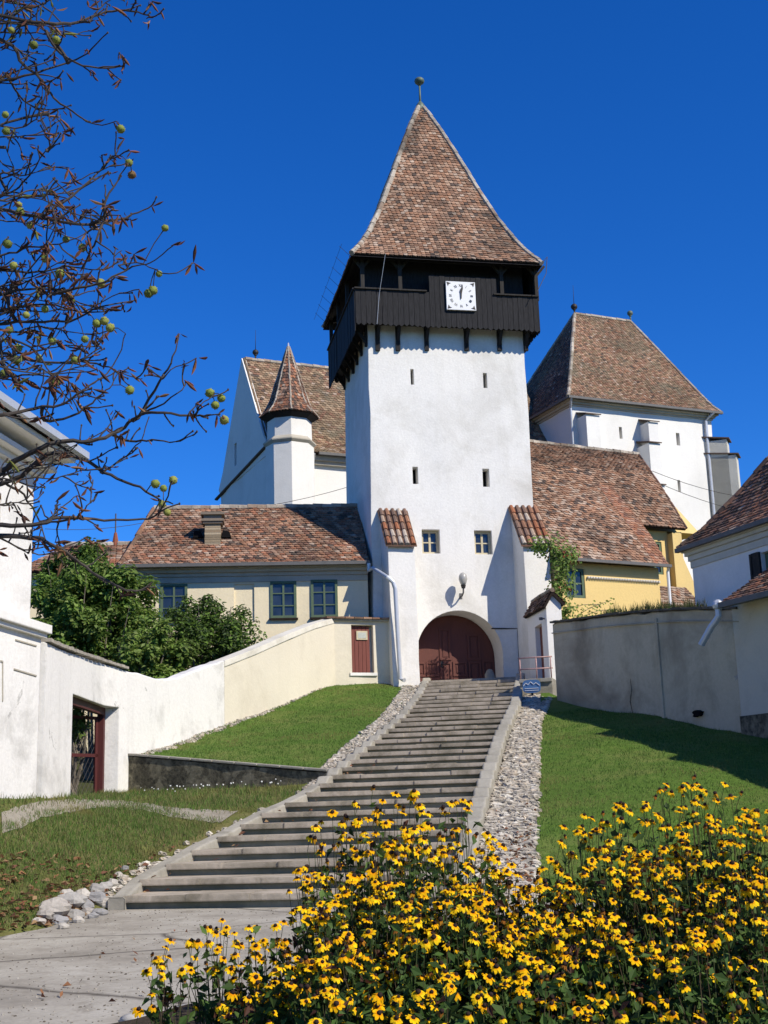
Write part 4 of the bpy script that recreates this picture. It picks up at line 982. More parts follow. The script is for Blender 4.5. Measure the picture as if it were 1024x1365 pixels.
def cbut(xs0, xs1, ycap, p, parts=1, zb=3.0):
    u0, z0 = C_.px(xs0, ycap, CV-p); u1 = C_.px(xs1, ycap, CV-p)[0]
    m_ = MB(); m_.fbox(C_, u0, u1, CV-p, CV+.1, zb, z0); o = m_.build('buttress', M['church'], chur)
    c2 = MB(); c2.prism([C_.p(u0-.05, CV-p-.1, z0+.0), C_.p(u0-.05, CV+.02, z0+.3), C_.p(u0-.05, CV+.02, z0+.36), C_.p(u0-.05, CV-p-.1, z0+.06)], C_.u*(u1-u0+.1)); c2.build('buttress_cap', M['capbrown'], o)
    return u0, u1, z0
cbut(781, 799, 552, .85); cbut(864, 877, 562, .75); cbut(865, 880, 590, 1.05); cbut(871, 886, 646, 1.25)
# diagonal buttress at the right corner
D0 = C_.p(cu1, CV, 0); dd = (C_.u-C_.v).normalized(); dn = Vector((-dd.y, dd.x, 0))
FD = Fr(D0, atan2(C_.u.y, C_.u.x)+pi/4-0)
def dbut(p, z0, wd):
    m_ = MB(); B_ = [D0-dd*.6-dn*wd, D0+dd*p-dn*wd, D0+dd*p+dn*wd, D0-dd*.6+dn*wd]
    m_.box8([Vector((q.x, q.y, 3)) for q in B_]+[Vector((q.x, q.y, z0)) for q in B_]); o = m_.build('buttress', M['buttressgrey'], chur)
    c2 = MB(); C2 = [D0-dd*.6-dn*(wd+.07), D0+dd*(p+.14)-dn*(wd+.07), D0+dd*(p+.14)+dn*(wd+.07), D0-dd*.6+dn*(wd+.07)]
    c2.box8([Vector((q.x, q.y, z0+(.25 if i in (0, 3) else 0))) for i, q in enumerate(C2)]+[Vector((q.x, q.y, z0+.07+(.25 if i in (0, 3) else 0))) for i, q in enumerate(C2)]); c2.build('buttress_cap', M['capbrown'], o)
zq = at(962, 580, 63.6).z; dbut(.75, zq, .42); dbut(1.15, at(970, 602, 63.6).z, .42)

# ================================================================== YELLOW HOUSE RIGHT OF THE TOWER
YA = radians(27); YO = at(770, 748, 42.2); Y_ = Fr(YO, YA)
yh = thing('yellow_house', 'yellow house with big steep patched tile roof, right of the gate tower', 'house', Y_.p(1.5, 3, 3.5))
zle = Y_.px(815, 751, 0)[1]; ur_ = Y_.px(884, 753, 0)[0]
def uleft(v):        # where the row v = const meets the tower's right flank
    b_ = Y_.o + Y_.v*v; return (T.p(uR+.03, 0, 0)-b_).dot(T.u)/Y_.u.dot(T.u)
ulow = Y_.px(741, 748, 0)[0]
def ulv(v): return max(uleft(v), ulow) if v < 1.5 else uleft(v)
ul_ = ulow
vm = 2.35                                                 # main front wall behind the lean-to
ume, zme = Y_.px(915, 705, vm-.45)
vr = 6.2; urr, zrr = Y_.px(851, 606, vr)
m2 = Y_.px(893, 668, vm+.5); m3 = Y_.px(870, 633, vm+1.7)
zA = [zme, m2[1], m3[1], zrr]; vA = [vm-.45, vm+.5, vm+1.7, vr]; uA = [ume, m2[0], m3[0], urr]
rm = MB()
tile_roof(rm, [Y_.p(ulv(v), v, z) for v, z in zip(vA, zA)], [Y_.p(u, v, z) for u, v, z in zip(uA, vA, zA)], .18, .145, PAL, pale=.05, dark=.1, jit=1.4)
tile_roof(rm, [Y_.p(uA[0], 2*vr-vA[0], zA[0]), Y_.p(urr, vr, zrr)], [Y_.p(ulv(vr), 2*vr-vA[0], zA[0]), Y_.p(ulv(vr), vr, zrr)], .4, .3, PAL)
ridge_caps(rm, [Y_.p(ulv(vr), vr, zrr), Y_.p(urr, vr, zrr)], .11)
ridge_caps(rm, [Y_.p(u, v, z+.02) for u, v, z in zip(uA, vA, zA)], .055, .3, PALD)
yr = rm.build('roof', [M['tile'], M['under']], yh)
rm = MB()      # lean-to roof continuing the slope downward
vt = vm+.9; ut, zt = Y_.px(818, 690, vt)
zj = zA[1]+(zA[2]-zA[1])*(vt-vA[1])/(vA[2]-vA[1])+.03
lA = [Y_.p(ulv(-.32), -.32, zle), Y_.p(ulv(.8), .8, zle+(zj-zle)*.36), Y_.p(ulv(vt), vt, zj)]; lB = [Y_.p(ur_, -.32, zle), Y_.p(ur_-(ur_-ut)*.34, .8, zle+(zj-zle)*.36), Y_.p(ut, vt, zj)]
split = [a.lerp(b, f) for a, b, f in zip(lA, lB, (.86, .85, .84))]
tile_roof(rm, lA, split, .18, .145, PAL, pale=.14, dark=.1, jit=1.4); tile_roof(rm, split, lB, .18, .15, PALR, pale=.0, dark=.0, jit=.5)
rm.build('lean_to_roof', [M['tile'], M['under']], yh)
wl = MB(); zb_ = 2.0
wl.fbox(Y_, ulow+.02, ur_-.22, 0, vm+.3, zb_, zle-.05)
wl.prism([Y_.p(ur_-.24, .02, zle-.1), Y_.p(ur_-.24, vm+.25, zle-.1), Y_.p(ur_-.24, vm+.25, zme-.2)], -Y_.u*.2)
lw = wl.build('lean_to_wall', M['yellow'], yh)
yw0 = Y_.px(754, 775, 0); yw1 = Y_.px(781, 797, 0); za, zb2 = Y_.px(767, 753, 0)[1], Y_.px(767, 797, 0)[1]
ex = MB(); ex.fbox(Y_, yw0[0], yw1[0], -.2, .3, zb2, za-.12); cut(lw, ex)
window(Y_, yw0[0]+.01, yw1[0]-.01, zb2+.01, za-.13, .02, yh, M['green'], 2, 2, .09, .05)
c_ = MB(); c_.fbox(Y_, yw1[0]+.1, ur_-.2, -.03, -.002, zle-.585, zle-.57); 
for i in range(28):
    u = yw1[0]+.12+i*(ur_-.2-yw1[0]-.1)/28; c_.tube([Y_.p(u, -.10, zle-.55), Y_.p(u, .02, zle-.53)], .033, 6)
c_.build('cornice', M['whiteclean'], yh)  # moulding as white tube ends, imitating the dotted sunlight along it
g_ = MB(); g_.bar(Y_.p(ulow, -.36, zle-.03), Y_.p(ur_+.05, -.36, zle-.03), .11, .1); g_.build('gutter', M['gutter'], yh)
d_ = MB(); d_.tube([Y_.p(ur_-.02, -.34, zle-.05), Y_.p(ur_+.02, -.2, zle-.2), Y_.p(ur_+.02, -.15, 2.5)], .055, 8); d_.build('downpipe', M['white_paint'], yh)
mw = MB(); uM = Y_.px(892, 740, vm)[0]; mw.fbox(Y_, uleft(vm)+.3, uM, vm, 2*vr-vm, zb_, zme-.05)
ug2 = uleft(vr)+.3
mw.prism([Y_.p(ug2, vm, zme-.05), Y_.p(ug2, 2*vr-vm, zme-.05), Y_.p(ug2, vr, zrr-.2)], Y_.u*(urr-ug2-.4)); mwo = mw.build('wall', M['yellow'], yh)
a, b = Y_.px(862, 721, vm), Y_.px(884, 752, vm); ex = MB(); ex.fbox(Y_, a[0], b[0], vm-.2, vm+.3, b[1]-.4, a[1]); cut(mwo, ex)
window(Y_, a[0]+.01, b[0]-.01, b[1]-.39, a[1]-.01, vm+.03, yh, M['green'], 2, 2, .08, .05)
bt = MB(); s0 = Y_.px(893, 712, vm-.1); s1 = Y_.px(912, 735, vm-.25)
bt.prism([Y_.p(uM-.02, vm-.3, zb_), Y_.p(uM-.02, vm-.3, zme-.15), Y_.p(uM+.42, vm-.3, zme-.1), Y_.p(uM+.42, vm-.3, zme-1.1), Y_.p(uM+1.1, vm-.3, zme-2.6), Y_.p(uM+1.1, vm-.3, zb_)], Y_.v*.9)
bt.build('buttress', M['yellow'], yh)
rm = MB(); q0 = Y_.px(884, 812, vm-.6); q1 = Y_.px(960, 800, vm-.6)
tile_roof(rm, [Y_.p(ur_+.1, vm-1.6, q0[1]-.3), Y_.p(ur_+.1, vm-.35, q0[1]+.9)], [Y_.p(ur_+2.6, vm-1.6, q0[1]-.3), Y_.p(ur_+2.6, vm-.35, q0[1]+.9)], .2, .16, PAL, pale=.3)
rm.build('buttress_tiles', [M['tile'], M['under']], yh)
# ================================================================== LEFT HOUSE BETWEEN THE WALL AND THE TOWER
HA = radians(5); HO = at(440, 760, 41.9); H = Fr(HO, HA)
hz = H.px(330, 751, -.4)[1]; hr = H.px(492, 745, -.4)[0]; hl = H.px(158, 752, -.4)[0]
lh = thing('parsonage', 'low cream house with long tiled roof and green windows, left of the tower', 'house', H.p((hl+hr)/2, 3, 3.4))
HD = 5.6
v_r = HD/2; rr_u, hzr = H.px(475, 670, v_r); rl_u, hzr2 = H.px(205, 683, v_r); hzr = (hzr+hzr2)/2
w_ = MB(); w_.fbox(H, hl+.5, hr-.03, 0, HD, 1.5, hz-.02); hw = rough(w_.build('wall', M['creamhouse'], lh), 10, .02)
ex = MB(); WN = []
for (xa, xb, ya, yb) in ((361, 395, 776, 823), (415, 450, 774, 822), (215, 249, 780, 826)):
    a, b = H.px(xa, ya), H.px(xb, yb); WN.append((a[0], b[0], b[1], a[1])); ex.fbox(H, a[0], b[0], -.2, .25, b[1], a[1])
a, b = H.px(312, 779), H.px(339, 830); ex.fbox(H, a[0], b[0], -.2, .05, b[1], a[1])
cut(hw, ex)
for (a, b, z0, z1) in WN:
    o = window(H, a-.02, b+.02, z0-.02, z1+.02, -.05, lh, M['green'], 2, 3, .085, .035, .1)
    s_ = MB(); s_.fbox(H, a-.06, b+.06, -.1, 0.0, z0-.08, z0-.022); s_.build('sill', M['under'], o)
co_ = MB()
for d, za, zb in ((.30, -.13, -.03), (.18, -.24, -.13), (.08, -.36, -.24), (.035, -.56, -.36)): co_.fbox(H, hl+.5-d, hr-.03, -d, HD+d, hz+za, hz+zb-.002)
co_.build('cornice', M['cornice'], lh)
rm = MB(); o_ = .42
e0, e1 = H.p(hl, -o_, hz), H.p(hr, -o_, hz)
zp = lambda t: hz+(hzr-hz)*t
pr = [(0, 0), (.10, .075), (.3, .27), (1, 1)]
def slope(ue, ur, ve, vrr): return [H.p(ue+(ur-ue)*f, ve+(vrr-ve)*f, zp(t)) for f, t in pr]
FL, FRr = slope(hl, rl_u, -o_, v_r), slope(hr, rr_u+.1, -o_, v_r)
# the right verge leans on the tower flank
tile_roof(rm, FL, FRr, .19, .15, PALR+PAL, pale=.07, dark=.09, jit=1.5)
BLs, BRs = slope(hl, rl_u, HD+o_, v_r), slope(hr, rr_u+.1, HD+o_, v_r)
tile_roof(rm, BRs, BLs, .4, .3, PAL); tile_roof(rm, BLs, FL, .2, .16, PALR)
ridge_caps(rm, [FL[-1], FRr[-1]], .11); ridge_caps(rm, FL, .09, pal=PAL); ridge_caps(rm, BLs, .09)
lroof = rm.build('roof', [M['tile'], M['under']], lh)
gu = MB(); gu.bar(H.p(hl, -o_-.05, hz-.04), H.p(hr+.03, -o_-.05, hz-.04), .12, .11); gu.build('gutter', M['gutter'], lh)
# downpipe swinging across the tower foot
dp = MB(); p0 = H.p(hr-.02, -o_-.06, hz-.08); dp_pts = [p0, p0+Vector((0, 0, -.25))]
fv = -1.36
for (x, y) in ((497, 757), (517, 770), (524, 776), (527, 785), (530, 840), (534, 905)):
    u, z = T.px(x, y, fv-.12 if x > 505 else -.5); dp_pts.append(T.p(u, fv-.12 if x > 505 else -.5, z))
dp_pts.append(dp_pts[-1]+Vector((.12, -.14, -.06)))
dp.tube(dp_pts, .07, 10); dp.build('downpipe', M['zinc'], lh)
# chimney
cu_, cz_ = H.px(284, 752, .9)
t_ = .36; vch = .95; zb_ = hz+(hzr-hz)*((vch+o_)/(v_r+o_))
zt = H.px(284, 688, vch)[1]; cm = MB(); cu_ = H.px(284, 715, vch)[0]
BP = [(0.36, 0.28, 0.18), (0.30, 0.22, 0.14), (0.42, 0.34, 0.23)]
zz = zb_-.5
while zz < zt-.3:
    cm.fbox(H, cu_-.27+U(-.01, .01), cu_+.27+U(-.01, .01), vch-.25, vch+.25, zz, zz+.075, 0, shade(random_choice(BP))); zz += .085
cm.fbox(H, cu_-.25, cu_+.25, vch-.235, vch+.235, zb_-.5, zt-.3, 0, (0.3, 0.26, 0.2))
for (d, z0, z1) in ((.33, zt-.32, zt-.24), (.38, zt-.24, zt-.16), (.3, zt-.16, zt-.02), (.4, zt-.02, zt+.06), (.3, zt+.06, zt+.1)):
    cm.fbox(H, cu_-d, cu_+d, vch-d*.95, vch+d*.95, z0, z1, 0, shade((0.25, 0.2, 0.15)))
cm.build('chimney', M['stone'], lroof)
# small black blocks on the roof beside the chimney
for sx in (-.5, .46):
    dm = MB(); zc_ = zb_+.15; dm.prism([H.p(cu_+sx-.18, vch-.02, zc_-.1), H.p(cu_+sx+.16, vch-.02, zc_-.1), H.p(cu_+sx+.1, vch-.02, zc_+.10), H.p(cu_+sx-.13, vch-.02, zc_+.15)], H.v*.4)
    dm.build('dark_roof_block', M['hole'], lroof)
# low annexe roof on its left
an = thing('annexe', 'low tile-roofed annexe at the left end of the cream house', 'house', H.p(hl-1, 2, 3))
A0, A1 = H.px(128, 757, -.1), H.px(195, 745, -.1)
ux0 = A0[0]-2.6; zt0 = H.px(150, 726, 1.9)[1]
rm = MB(); tile_roof(rm, [H.p(ux0, -.1, zt0-1.25), H.p(ux0+1.3, 1.9, zt0)], [H.p(hl+1.1, -.1, zt0-1.25), H.p(hl+1.1, 1.9, zt0)], .2, .16, PALR+PAL, pale=.2)
tile_roof(rm, [H.p(hl+1.1, 3.9, zt0-1.25), H.p(hl+1.1, 1.9, zt0)], [H.p(ux0, 3.9, zt0-1.25), H.p(ux0+1.3, 1.9, zt0)], .3, .25, PAL); ridge_caps(rm, [H.p(ux0+1.3, 1.9, zt0), H.p(hl+1.1, 1.9, zt0)], .12)
rm.build('roof', [M['tile'], M['under']], an)
w_ = MB(); w_.fbox(H, ux0+.4, hl+.48, .3, 3.6, 1.2, zt0-1.2); w_.build('wall', M['creamhouse'], an)
pp = H.px(154, 716, 1.9); q = MB(); b_ = H.p(pp[0], 1.9, zt0); q.tube([b_-Vector((0, 0, .1)), b_+Vector((0, 0, .2)), b_+Vector((0, 0, .42))], [.13, .09, .05], 8, 0, (0.3, 0.1, 0.06)); q.tube([b_+Vector((0, 0, .4)), b_+Vector((0, 0, 1.1))], .025, 5, 0, (0.12, 0.11, 0.1)); q.build('vent_pipe', M['tile'], an)

# ================================================================== WALL POLYLINES
def wall_strip(pts, th, nrm_side, mat, name, parent, rough=.02, sub=6):
    """pts: (x,y,zbottom,ztop); nrm_side=+1 thickens to the left of the direction"""
    mb = MB(); R = []
    for i in range(len(pts)-1):
        for k in range(sub): R.append(tuple(pts[i][j]+(pts[i+1][j]-pts[i][j])*k/sub for j in range(4)))
    R.append(pts[-1]); V = []
    for i, (x, y, zb, zt) in enumerate(R):
        a = R[max(i-1, 0)]; b = R[min(i+1, len(R)-1)]; d = Vector((b[0]-a[0], b[1]-a[1], 0)).normalized(); n_ = Vector((-d.y, d.x, 0))*nrm_side*th
        j = rough*noise.noise(Vector((x*.9, y*.9, 3))); dz = rough*1.2*noise.noise(Vector((x*2, y*2, 9)))
        o = n_.normalized()*j
        V += [(x+o.x, y+o.y, zb), (x+o.x, y+o.y, zt+dz-.03), (x+n_.x*.12+o.x, y+n_.y*.12+o.y, zt+dz), (x+n_.x*.9, y+n_.y*.9, zt+dz), (x+n_.x, y+n_.y, zt+dz-.03), (x+n_.x, y+n_.y, zb)]
    n = len(R); mb.add(V, [(j*6+k, j*6+k+1, (j+1)*6+k+1, (j+1)*6+k) for j in range(n-1) for k in range(5)]+[(j*6+5, j*6, (j+1)*6, (j+1)*6+5) for j in range(n-1)]+[tuple(range(6)), tuple((n-1)*6+k for k in range(5, -1, -1))])
    return mb.build(name, mat, parent)
# left white wall: straight run along the lawn, then swinging towards the tower
W1 = Fr((-6.1, 22.1), radians(90.6))
def w1(px, py, v=0): return W1.px(px, py, v)
pa = [(62, 856), (75, 862), (100, 871), (140, 884), (180, 897)]
base1 = 0.0
P1 = []
for (x, y) in pa:
    u, z = w1(x, y); p = W1.p(u, 0, 0); P1.append((p.x, p.y, -.6, z))
# corner where the wall bends (178,1010)
cp_ = Vector((upA[0].x+.1, upA[0].y, 0)); c2 = Vector((upA[1].x+.1, upA[1].y, 0))
W2 = Fr((cp_.x, cp_.y), atan2(c2.y-cp_.y, c2.x-cp_.x))
u_end1 = (cp_-W1.o).dot(W1.u)
P1 = [p for p in P1 if (Vector((p[0], p[1], 0))-W1.o).dot(W1.u) < u_end1-.1]
P1.append((cp_.x, cp_.y, -.6, W2.px(178, 896)[1]))
for (x, y) in ((200, 902), (222, 906), (240, 903), (262, 893), (283, 886), (299, 881)):
    u, z = W2.px(x, y); p = W2.p(u, 0, 0); P1.append((p.x, p.y, -.2, z))
gw = thing('garden_wall', 'long white plastered garden wall with dipping top and dark garden door', 'wall', (P1[0][0], P1[0][1], .3))
gwall = wall_strip(P1, .38, 1, M['white'], 'wall', gw, .03, 8)
a = w1(97, 925); b = w1(148, 938); z0 = w1(97, 1063)[1]-.05
du0, du1, dz = a[0], b[0], a[1]
ex = MB(); ex.fbox(W1, du0, du1, -.6, .9, z0-.4, dz); cut(gwall, ex)
cp = MB()      # thin stone coping on its left part
for i in range(26):
    t0 = i/26*3.7; k = min(int(t0), len(P1)-2)
    def pt(t):
        k = min(int(t), len(P1)-2); f = t-k; return Vector([P1[k][j]+(P1[k+1][j]-P1[k][j])*f for j in (0, 1, 3)])
    q0, q1 = pt(t0+.01), pt(t0+3.7/26-.01); n_ = Vector((-1, 0, 0))
    z_ = Vector((0, 0, .0)); e = U(0, .02)
    cp.box8([q0+Vector((.07+e, 0, .01)), q1+Vector((.07+e, 0, .01)), q1+Vector((-.45, 0, .01)), q0+Vector((-.45, 0, .01)), q0+Vector((.07+e, 0, .06+e)), q1+Vector((.07+e, 0, .06+e)), q1+Vector((-.45, 0, .07)), q0+Vector((-.45, 0, .07))])
cp.build('coping', M['mortar'], gw)
# frame, wire door
fr_ = MB(); fr_.fbox(W1, du1-.16, du1, .12, .24, z0, dz); fr_.fbox(W1, du0, du0+.12, .12, .24, z0, dz); fr_.fbox(W1, du0+.12, du1-.16, .12, .24, dz-.16, dz)
fr_.fbox(W1, du0, du1, .0, .36, z0-.15, z0+.03)
dfr = fr_.build('door_frame', M['darkred'], gw)
wd = MB(); zz0, zz1 = z0+.06, dz-.2
hng = W1.p(du1-.2, .26, 0); ddir = (W1.v*.55-W1.u*.9).normalized(); LW = (du1-du0)*.82
for (s0, s1) in ((0, .07), (LW-.07, LW)):
    q = [hng+ddir*s0, hng+ddir*s1]; nn = Vector((-ddir.y, ddir.x, 0))*.04
    wd.box8([Vector((p.x, p.y, zz0)) for p in (q[0], q[1], q[1]+nn, q[0]+nn)]+[Vector((p.x, p.y, zz1)) for p in (q[0], q[1], q[1]+nn, q[0]+nn)])
for z_ in (zz0, (zz0+zz1)/2, zz1-.07):
    q = [hng, hng+ddir*LW]; nn = Vector((-ddir.y, ddir.x, 0))*.04
    wd.box8([Vector((p.x, p.y, z_)) for p in (q[0], q[1], q[1]+nn, q[0]+nn)]+[Vector((p.x, p.y, z_+.07)) for p in (q[0], q[1], q[1]+nn, q[0]+nn)])
door = wd.build('wire_door', M['darkred'], dfr)
wm = MB(); k = 0; s = 0
step = .2
for i in range(-40, 40):
    for sg_ in (1, -1):
        a0 = i*step; L_ = LW; pts = []
        for t in (0, 1):
            pass
        # diagonal wires clipped to the leaf
        xA, zA_ = 0, zz0+a0*1.0; H2 = zz1-zz0
        z_at = lambda x: (a0 + x*1.6*sg_)
        xs_ = [x for x in np.linspace(0, LW, 60) if 0 <= z_at(x) <= H2]
        if len(xs_) > 1:
            A_ = hng+ddir*xs_[0]; B_ = hng+ddir*xs_[-1]
            wm.tube([Vector((A_.x, A_.y, zz0+z_at(xs_[0]))), Vector((B_.x, B_.y, zz0+z_at(xs_[-1])))], .004, 3)
wm.build('wire_mesh', M['iron'], door)

# cream wall with the red plank door, nearer the tower
c3 = at(447, 910, 40.6); c4 = at(529, 912, 41.3); cstart = Vector((P1[-1][0], P1[-1][1], 0))
W3 = Fr((cstart.x, cstart.y), atan2(c3.y-cstart.y, c3.x-cstart.x)); W4 = Fr((c3.x, c3.y), atan2(c4.y-c3.y, c4.x-c3.x))
cwl = thing('courtyard_wall', 'cream plastered wall rising to a tiled coping with a red plank door', 'wall', (c3.x, c3.y, c3.z))
P3 = []
for (x, y) in ((299, 882), (340, 866), (385, 846), (420, 832), (446, 823)):
    u, z = W3.px(x, y); p = W3.p(u, 0, 0); P3.append((p.x, p.y, 1.2, z))
u4 = (Vector((c4.x, c4.y, 0))-W4.o).dot(W4.u); z4 = W4.px(490, 826)[1]
P3[-1] = (c3.x, c3.y, 1.2, z4)
P3.append((W4.p(u4, 0, 0).x, W4.p(u4, 0, 0).y, 1.2, z4))
cw_ = wall_strip(P3, .4, 1, M['cream'], 'wall', cwl, .025, 8)
a, b = W4.px(468, 833), W4.px(499, 897); ex = MB(); ex.fbox(W4, a[0], b[0], -.3, .22, b[1], a[1]); cut(cw_, ex)
dd_ = MB(); nb_ = 5
for i in range(nb_):
    u0 = a[0]+.02+(b[0]-a[0]-.1)*i/nb_; u1 = a[0]+.02+(b[0]-a[0]-.1)*(i+1)/nb_-.012; dd_.fbox(W4, u0, u1, .12+U(0, .008), .17, b[1]+.02, a[1]-.03)
rd = dd_.build('plank_door', M['redwood'], cwl)
n_ = MB(); na, nb2 = W4.px(475, 841, .1), W4.px(490, 853, .1); n_.fbox(W4, na[0], nb2[0], .085, .118, nb2[1], na[1]); no = n_.build('notice', M['cream_paint'], rd)
n_ = MB(); n_.fbox(W4, na[0]+.05, nb2[0]-.05, .078, .0849, nb2[1]+.05, na[1]-.05); n_.build('paper', simple('notice_paper', (0.5, 0.52, 0.46), .7, .2, .6, 9, (1, 1, 6)), no)
n_ = MB(); n_.fbox(W4, a[0]-.08, b[0]+.1, -.05, .1, b[1]-.1, b[1]); n_.build('door_sill', M['white'], cwl)
cp = MB(); L_ = u4+.3; k = 8
for i in range(k):
    u = -.28+(L_+.1)*i/k
    cp.box8([W4.p(u, -.17, z4+.0), W4.p(u+L_/k*.98, -.17, z4), W4.p(u+L_/k*.98, .55, z4+.05), W4.p(u, .55, z4+.05), W4.p(u, -.17, z4+.05+U(0, .02)), W4.p(u+L_/k*.98, -.17, z4+.05+U(0, .02)), W4.p(u+L_/k*.98, .5, z4+.12), W4.p(u, .5, z4+.12)], 0, shade(random_choice(PAL)))
cp.fbox(W4, -.2, u4+.1, -.1, .5, z4-.06, z4+.0, 0, (0.5, 0.46, 0.36))
cp.build('tile_coping', M['tile'], cwl)
cp = MB()      # lime-white band along the sloping top
for i in range(len(P3)-2):
    A_, B_ = P3[i], P3[i+1]; d = Vector((B_[0]-A_[0], B_[1]-A_[1], 0)).normalized(); nn = Vector((d.y, -d.x, 0))*.022
    q = [Vector((A_[0], A_[1], A_[3]-.14)), Vector((B_[0], B_[1], B_[3]-.14)), Vector((B_[0], B_[1], B_[3]+.03)), Vector((A_[0], A_[1], A_[3]+.03))]
    bk_ = -nn*19
    cp.box8([q[0]+nn, q[1]+nn, q[1]+bk_, q[0]+bk_, q[3]+nn, q[2]+nn, q[2]+bk_, q[3]+bk_])
cp.build('lime_coping', M['limeband'], cwl)

# ================================================================== WHITE BUILDING AT THE LEFT EDGE
W1_keep = W1; W1 = Fr((W1.p(.25, 0, 0).x, W1.p(.25, 0, 0).y), radians(81.5))
bl = thing('white_house', 'white plastered house at the left edge behind the bare branches', 'house', (-9, 18, -.5))
ub = 0.0; zled = w1(62, 838)[1]; zlc = w1(60, 618)[1]; ze_ = w1(57, 606, 0)[1]-.30
w_ = MB(); w_.fbox(W1, -11, -.02, 0, 8, -2, zled-.1); w_.build('base_wall', M['white'], bl); w_ = MB(); w_.fbox(W1, -11, -.25, .12, 7.8, zled-.1, ze_+.5); bw = rough(w_.build('wall', M['white'], bl), 10, .02)
ex = MB(); wa = w1(0, 700, .12); ex.fbox(W1, wa[0]-1.0, wa[0]-.02+.03, -.3, .4, w1(5, 790, .12)[1], w1(5, 660, .12)[1]); cut(bw, ex)
window(W1, wa[0]-.99, wa[0]+.0, w1(5, 790, .12)[1]+.01, w1(5, 660, .12)[1]-.01, .2, bl, M['cream_paint'], 2, 3, .12, .05)
l_ = MB(); l_.fbox(W1, -11, .08, -.16, .3, zled-.12, zled+.03); l_.fbox(W1, -11, .04, -.09, .2, zled-.2, zled-.12); l_.build('ledge', M['whiteclean'], bl)
c_ = MB()
for d, za, zb in ((.55, .24, .34), (.30, .0, .1), (.12, -.12, .0)): c_.fbox(W1, -11, -.25+d, .12-d, 7.8, ze_+za, ze_+zb-.002)
c_.build('cornice', M['whiteclean'], bl)
c_ = MB(); c_.fbox(W1, -11, .48, -.62, -.5, ze_+.345, ze_+.47); c_.fbox(W1, .36, .48, -.5, 7.8, ze_+.345, ze_+.47); c_.build('gutter', M['zinc'], bl)
rm = MB(); tile_roof(rm, [W1.p(-11, -.5, ze_+.42), W1.p(-11, 3.9, ze_+3.6)], [W1.p(.38, -.5, ze_+.42), W1.p(-3.5, 3.9, ze_+3.6)], .25, .2, PALD); tile_roof(rm, [W1.p(.38, -.5, ze_+.42), W1.p(-3.5, 3.9, ze_+3.6)], [W1.p(.38, 8.2, ze_+.42), W1.p(-3.5, 3.9, ze_+3.6)], .25, .2, PALD)
rm.build('roof', [M['tiledark'], M['under']], bl)
cr = MB()   # filled-in niche lines and cracks in the plaster
for (x0, y0, x1, y1) in ((20, 853, 48, 861), (18, 892, 48, 901), (0, 881, 3, 882), (3, 881, 3, 935)):
    A_, B_ = w1(x0, y0), w1(x1, y1); cr.bar(W1.p(A_[0], -.004, A_[1]), W1.p(B_[0], -.004, B_[1]), .02, .03)
cr.build('plaster_joints', M['cornice'], bl)

W1 = W1_keep
# ================================================================== RIGHT SIDE
# shaded courtyard wall
r0 = splane(737, 934, -.05); r1 = splane(985, 977, -.05)
WR = Fr((r0.x, r0.y), atan2(r1.y-r0.y, r1.x-r0.x)); LR = (Vector((r1.x-r0.x, r1.y-r0.y, 0))).length
PRl = []
for (x, y) in ((736, 831), (760, 828), (800, 822), (850, 817), (876, 815), (905, 813), (940, 812), (985, 812)):
    u, z = WR.px(x, y); p = WR.p(u, 0, 0); PRl.append((p.x, p.y, WR.px(x, 1000)[1]-1.0, z))
cyw = thing('grey_wall', 'weathered grey-beige courtyard wall in shade beside the right lawn', 'wall', (r0.x, r0.y, r0.z))
wall_strip(PRl, .45, 1, M['oldwall'], 'wall', cyw, .05, 8)
cp = MB()
for i in range(len(PRl)-1):
    for k in range(5):
        f0, f1 = k/5+.005, (k+1)/5-.005
        q0 = Vector([PRl[i][j]+(PRl[i+1][j]-PRl[i][j])*f0 for j in (0, 1, 3)]); q1 = Vector([PRl[i][j]+(PRl[i+1][j]-PRl[i][j])*f1 for j in (0, 1, 3)])
        e = U(0, .02); o0 = -WR.v*(.07+e); o1 = WR.v*.5
        cp.box8([q0+o0, q1+o0, q1+o1, q0+o1]+[q+Vector((0, 0, .045+e)) for q in (q0+o0, q1+o0, q1+o1, q0+o1)], 0, shade((0.14, 0.12, 0.09)))
cp.build('coping', M['tile'], cyw)
pl = MB(); u, z = WR.px(875, 822); pl.fbox(WR, u-.05, u+.05, -.035, .03, z-3.4, z-.05); u2 = WR.px(950, 820)[0]
pl.build('pilaster', M['oldwall'], cyw)
st_ = MB(); u0_, z0_ = WR.px(740, 842); 
for i in range(len(PRl)-1):
    A_, B_ = Vector((PRl[i][0], PRl[i][1], PRl[i][3]-.28)), Vector((PRl[i+1][0], PRl[i+1][1], PRl[i+1][3]-.28)); st_.bar(A_-WR.v*.012, B_-WR.v*.012, .05, .03)
st_.build('string_course', M['oldwall'], cyw)
# bare patches and cracks where the render has fallen off
def patch(px, py, rx, ry, mat, nm):
    u, z = WR.px(px, py); m_ = MB(); P_ = []
    for i in range(16):
        a = 2*pi*i/16; k = U(.55, 1.15); P_.append(WR.p(u+rx*k*cos(a), -.075, z+ry*k*sin(a)))
    m_.prism(P_, WR.v*.09); m_.build(nm, mat, cyw)
patch(932, 951, .2, .08, M['hole'], 'hollow')
ck_ = MB(); pr_ = [WR.px(x, y) for x, y in ((843, 905), (845, 920), (843, 935), (846, 950))]
ck_.tube([WR.p(u, -.06, z) for u, z in pr_], [.004, .014, .016, .006], 5); ck_.build('crack', M['retain'], cyw)
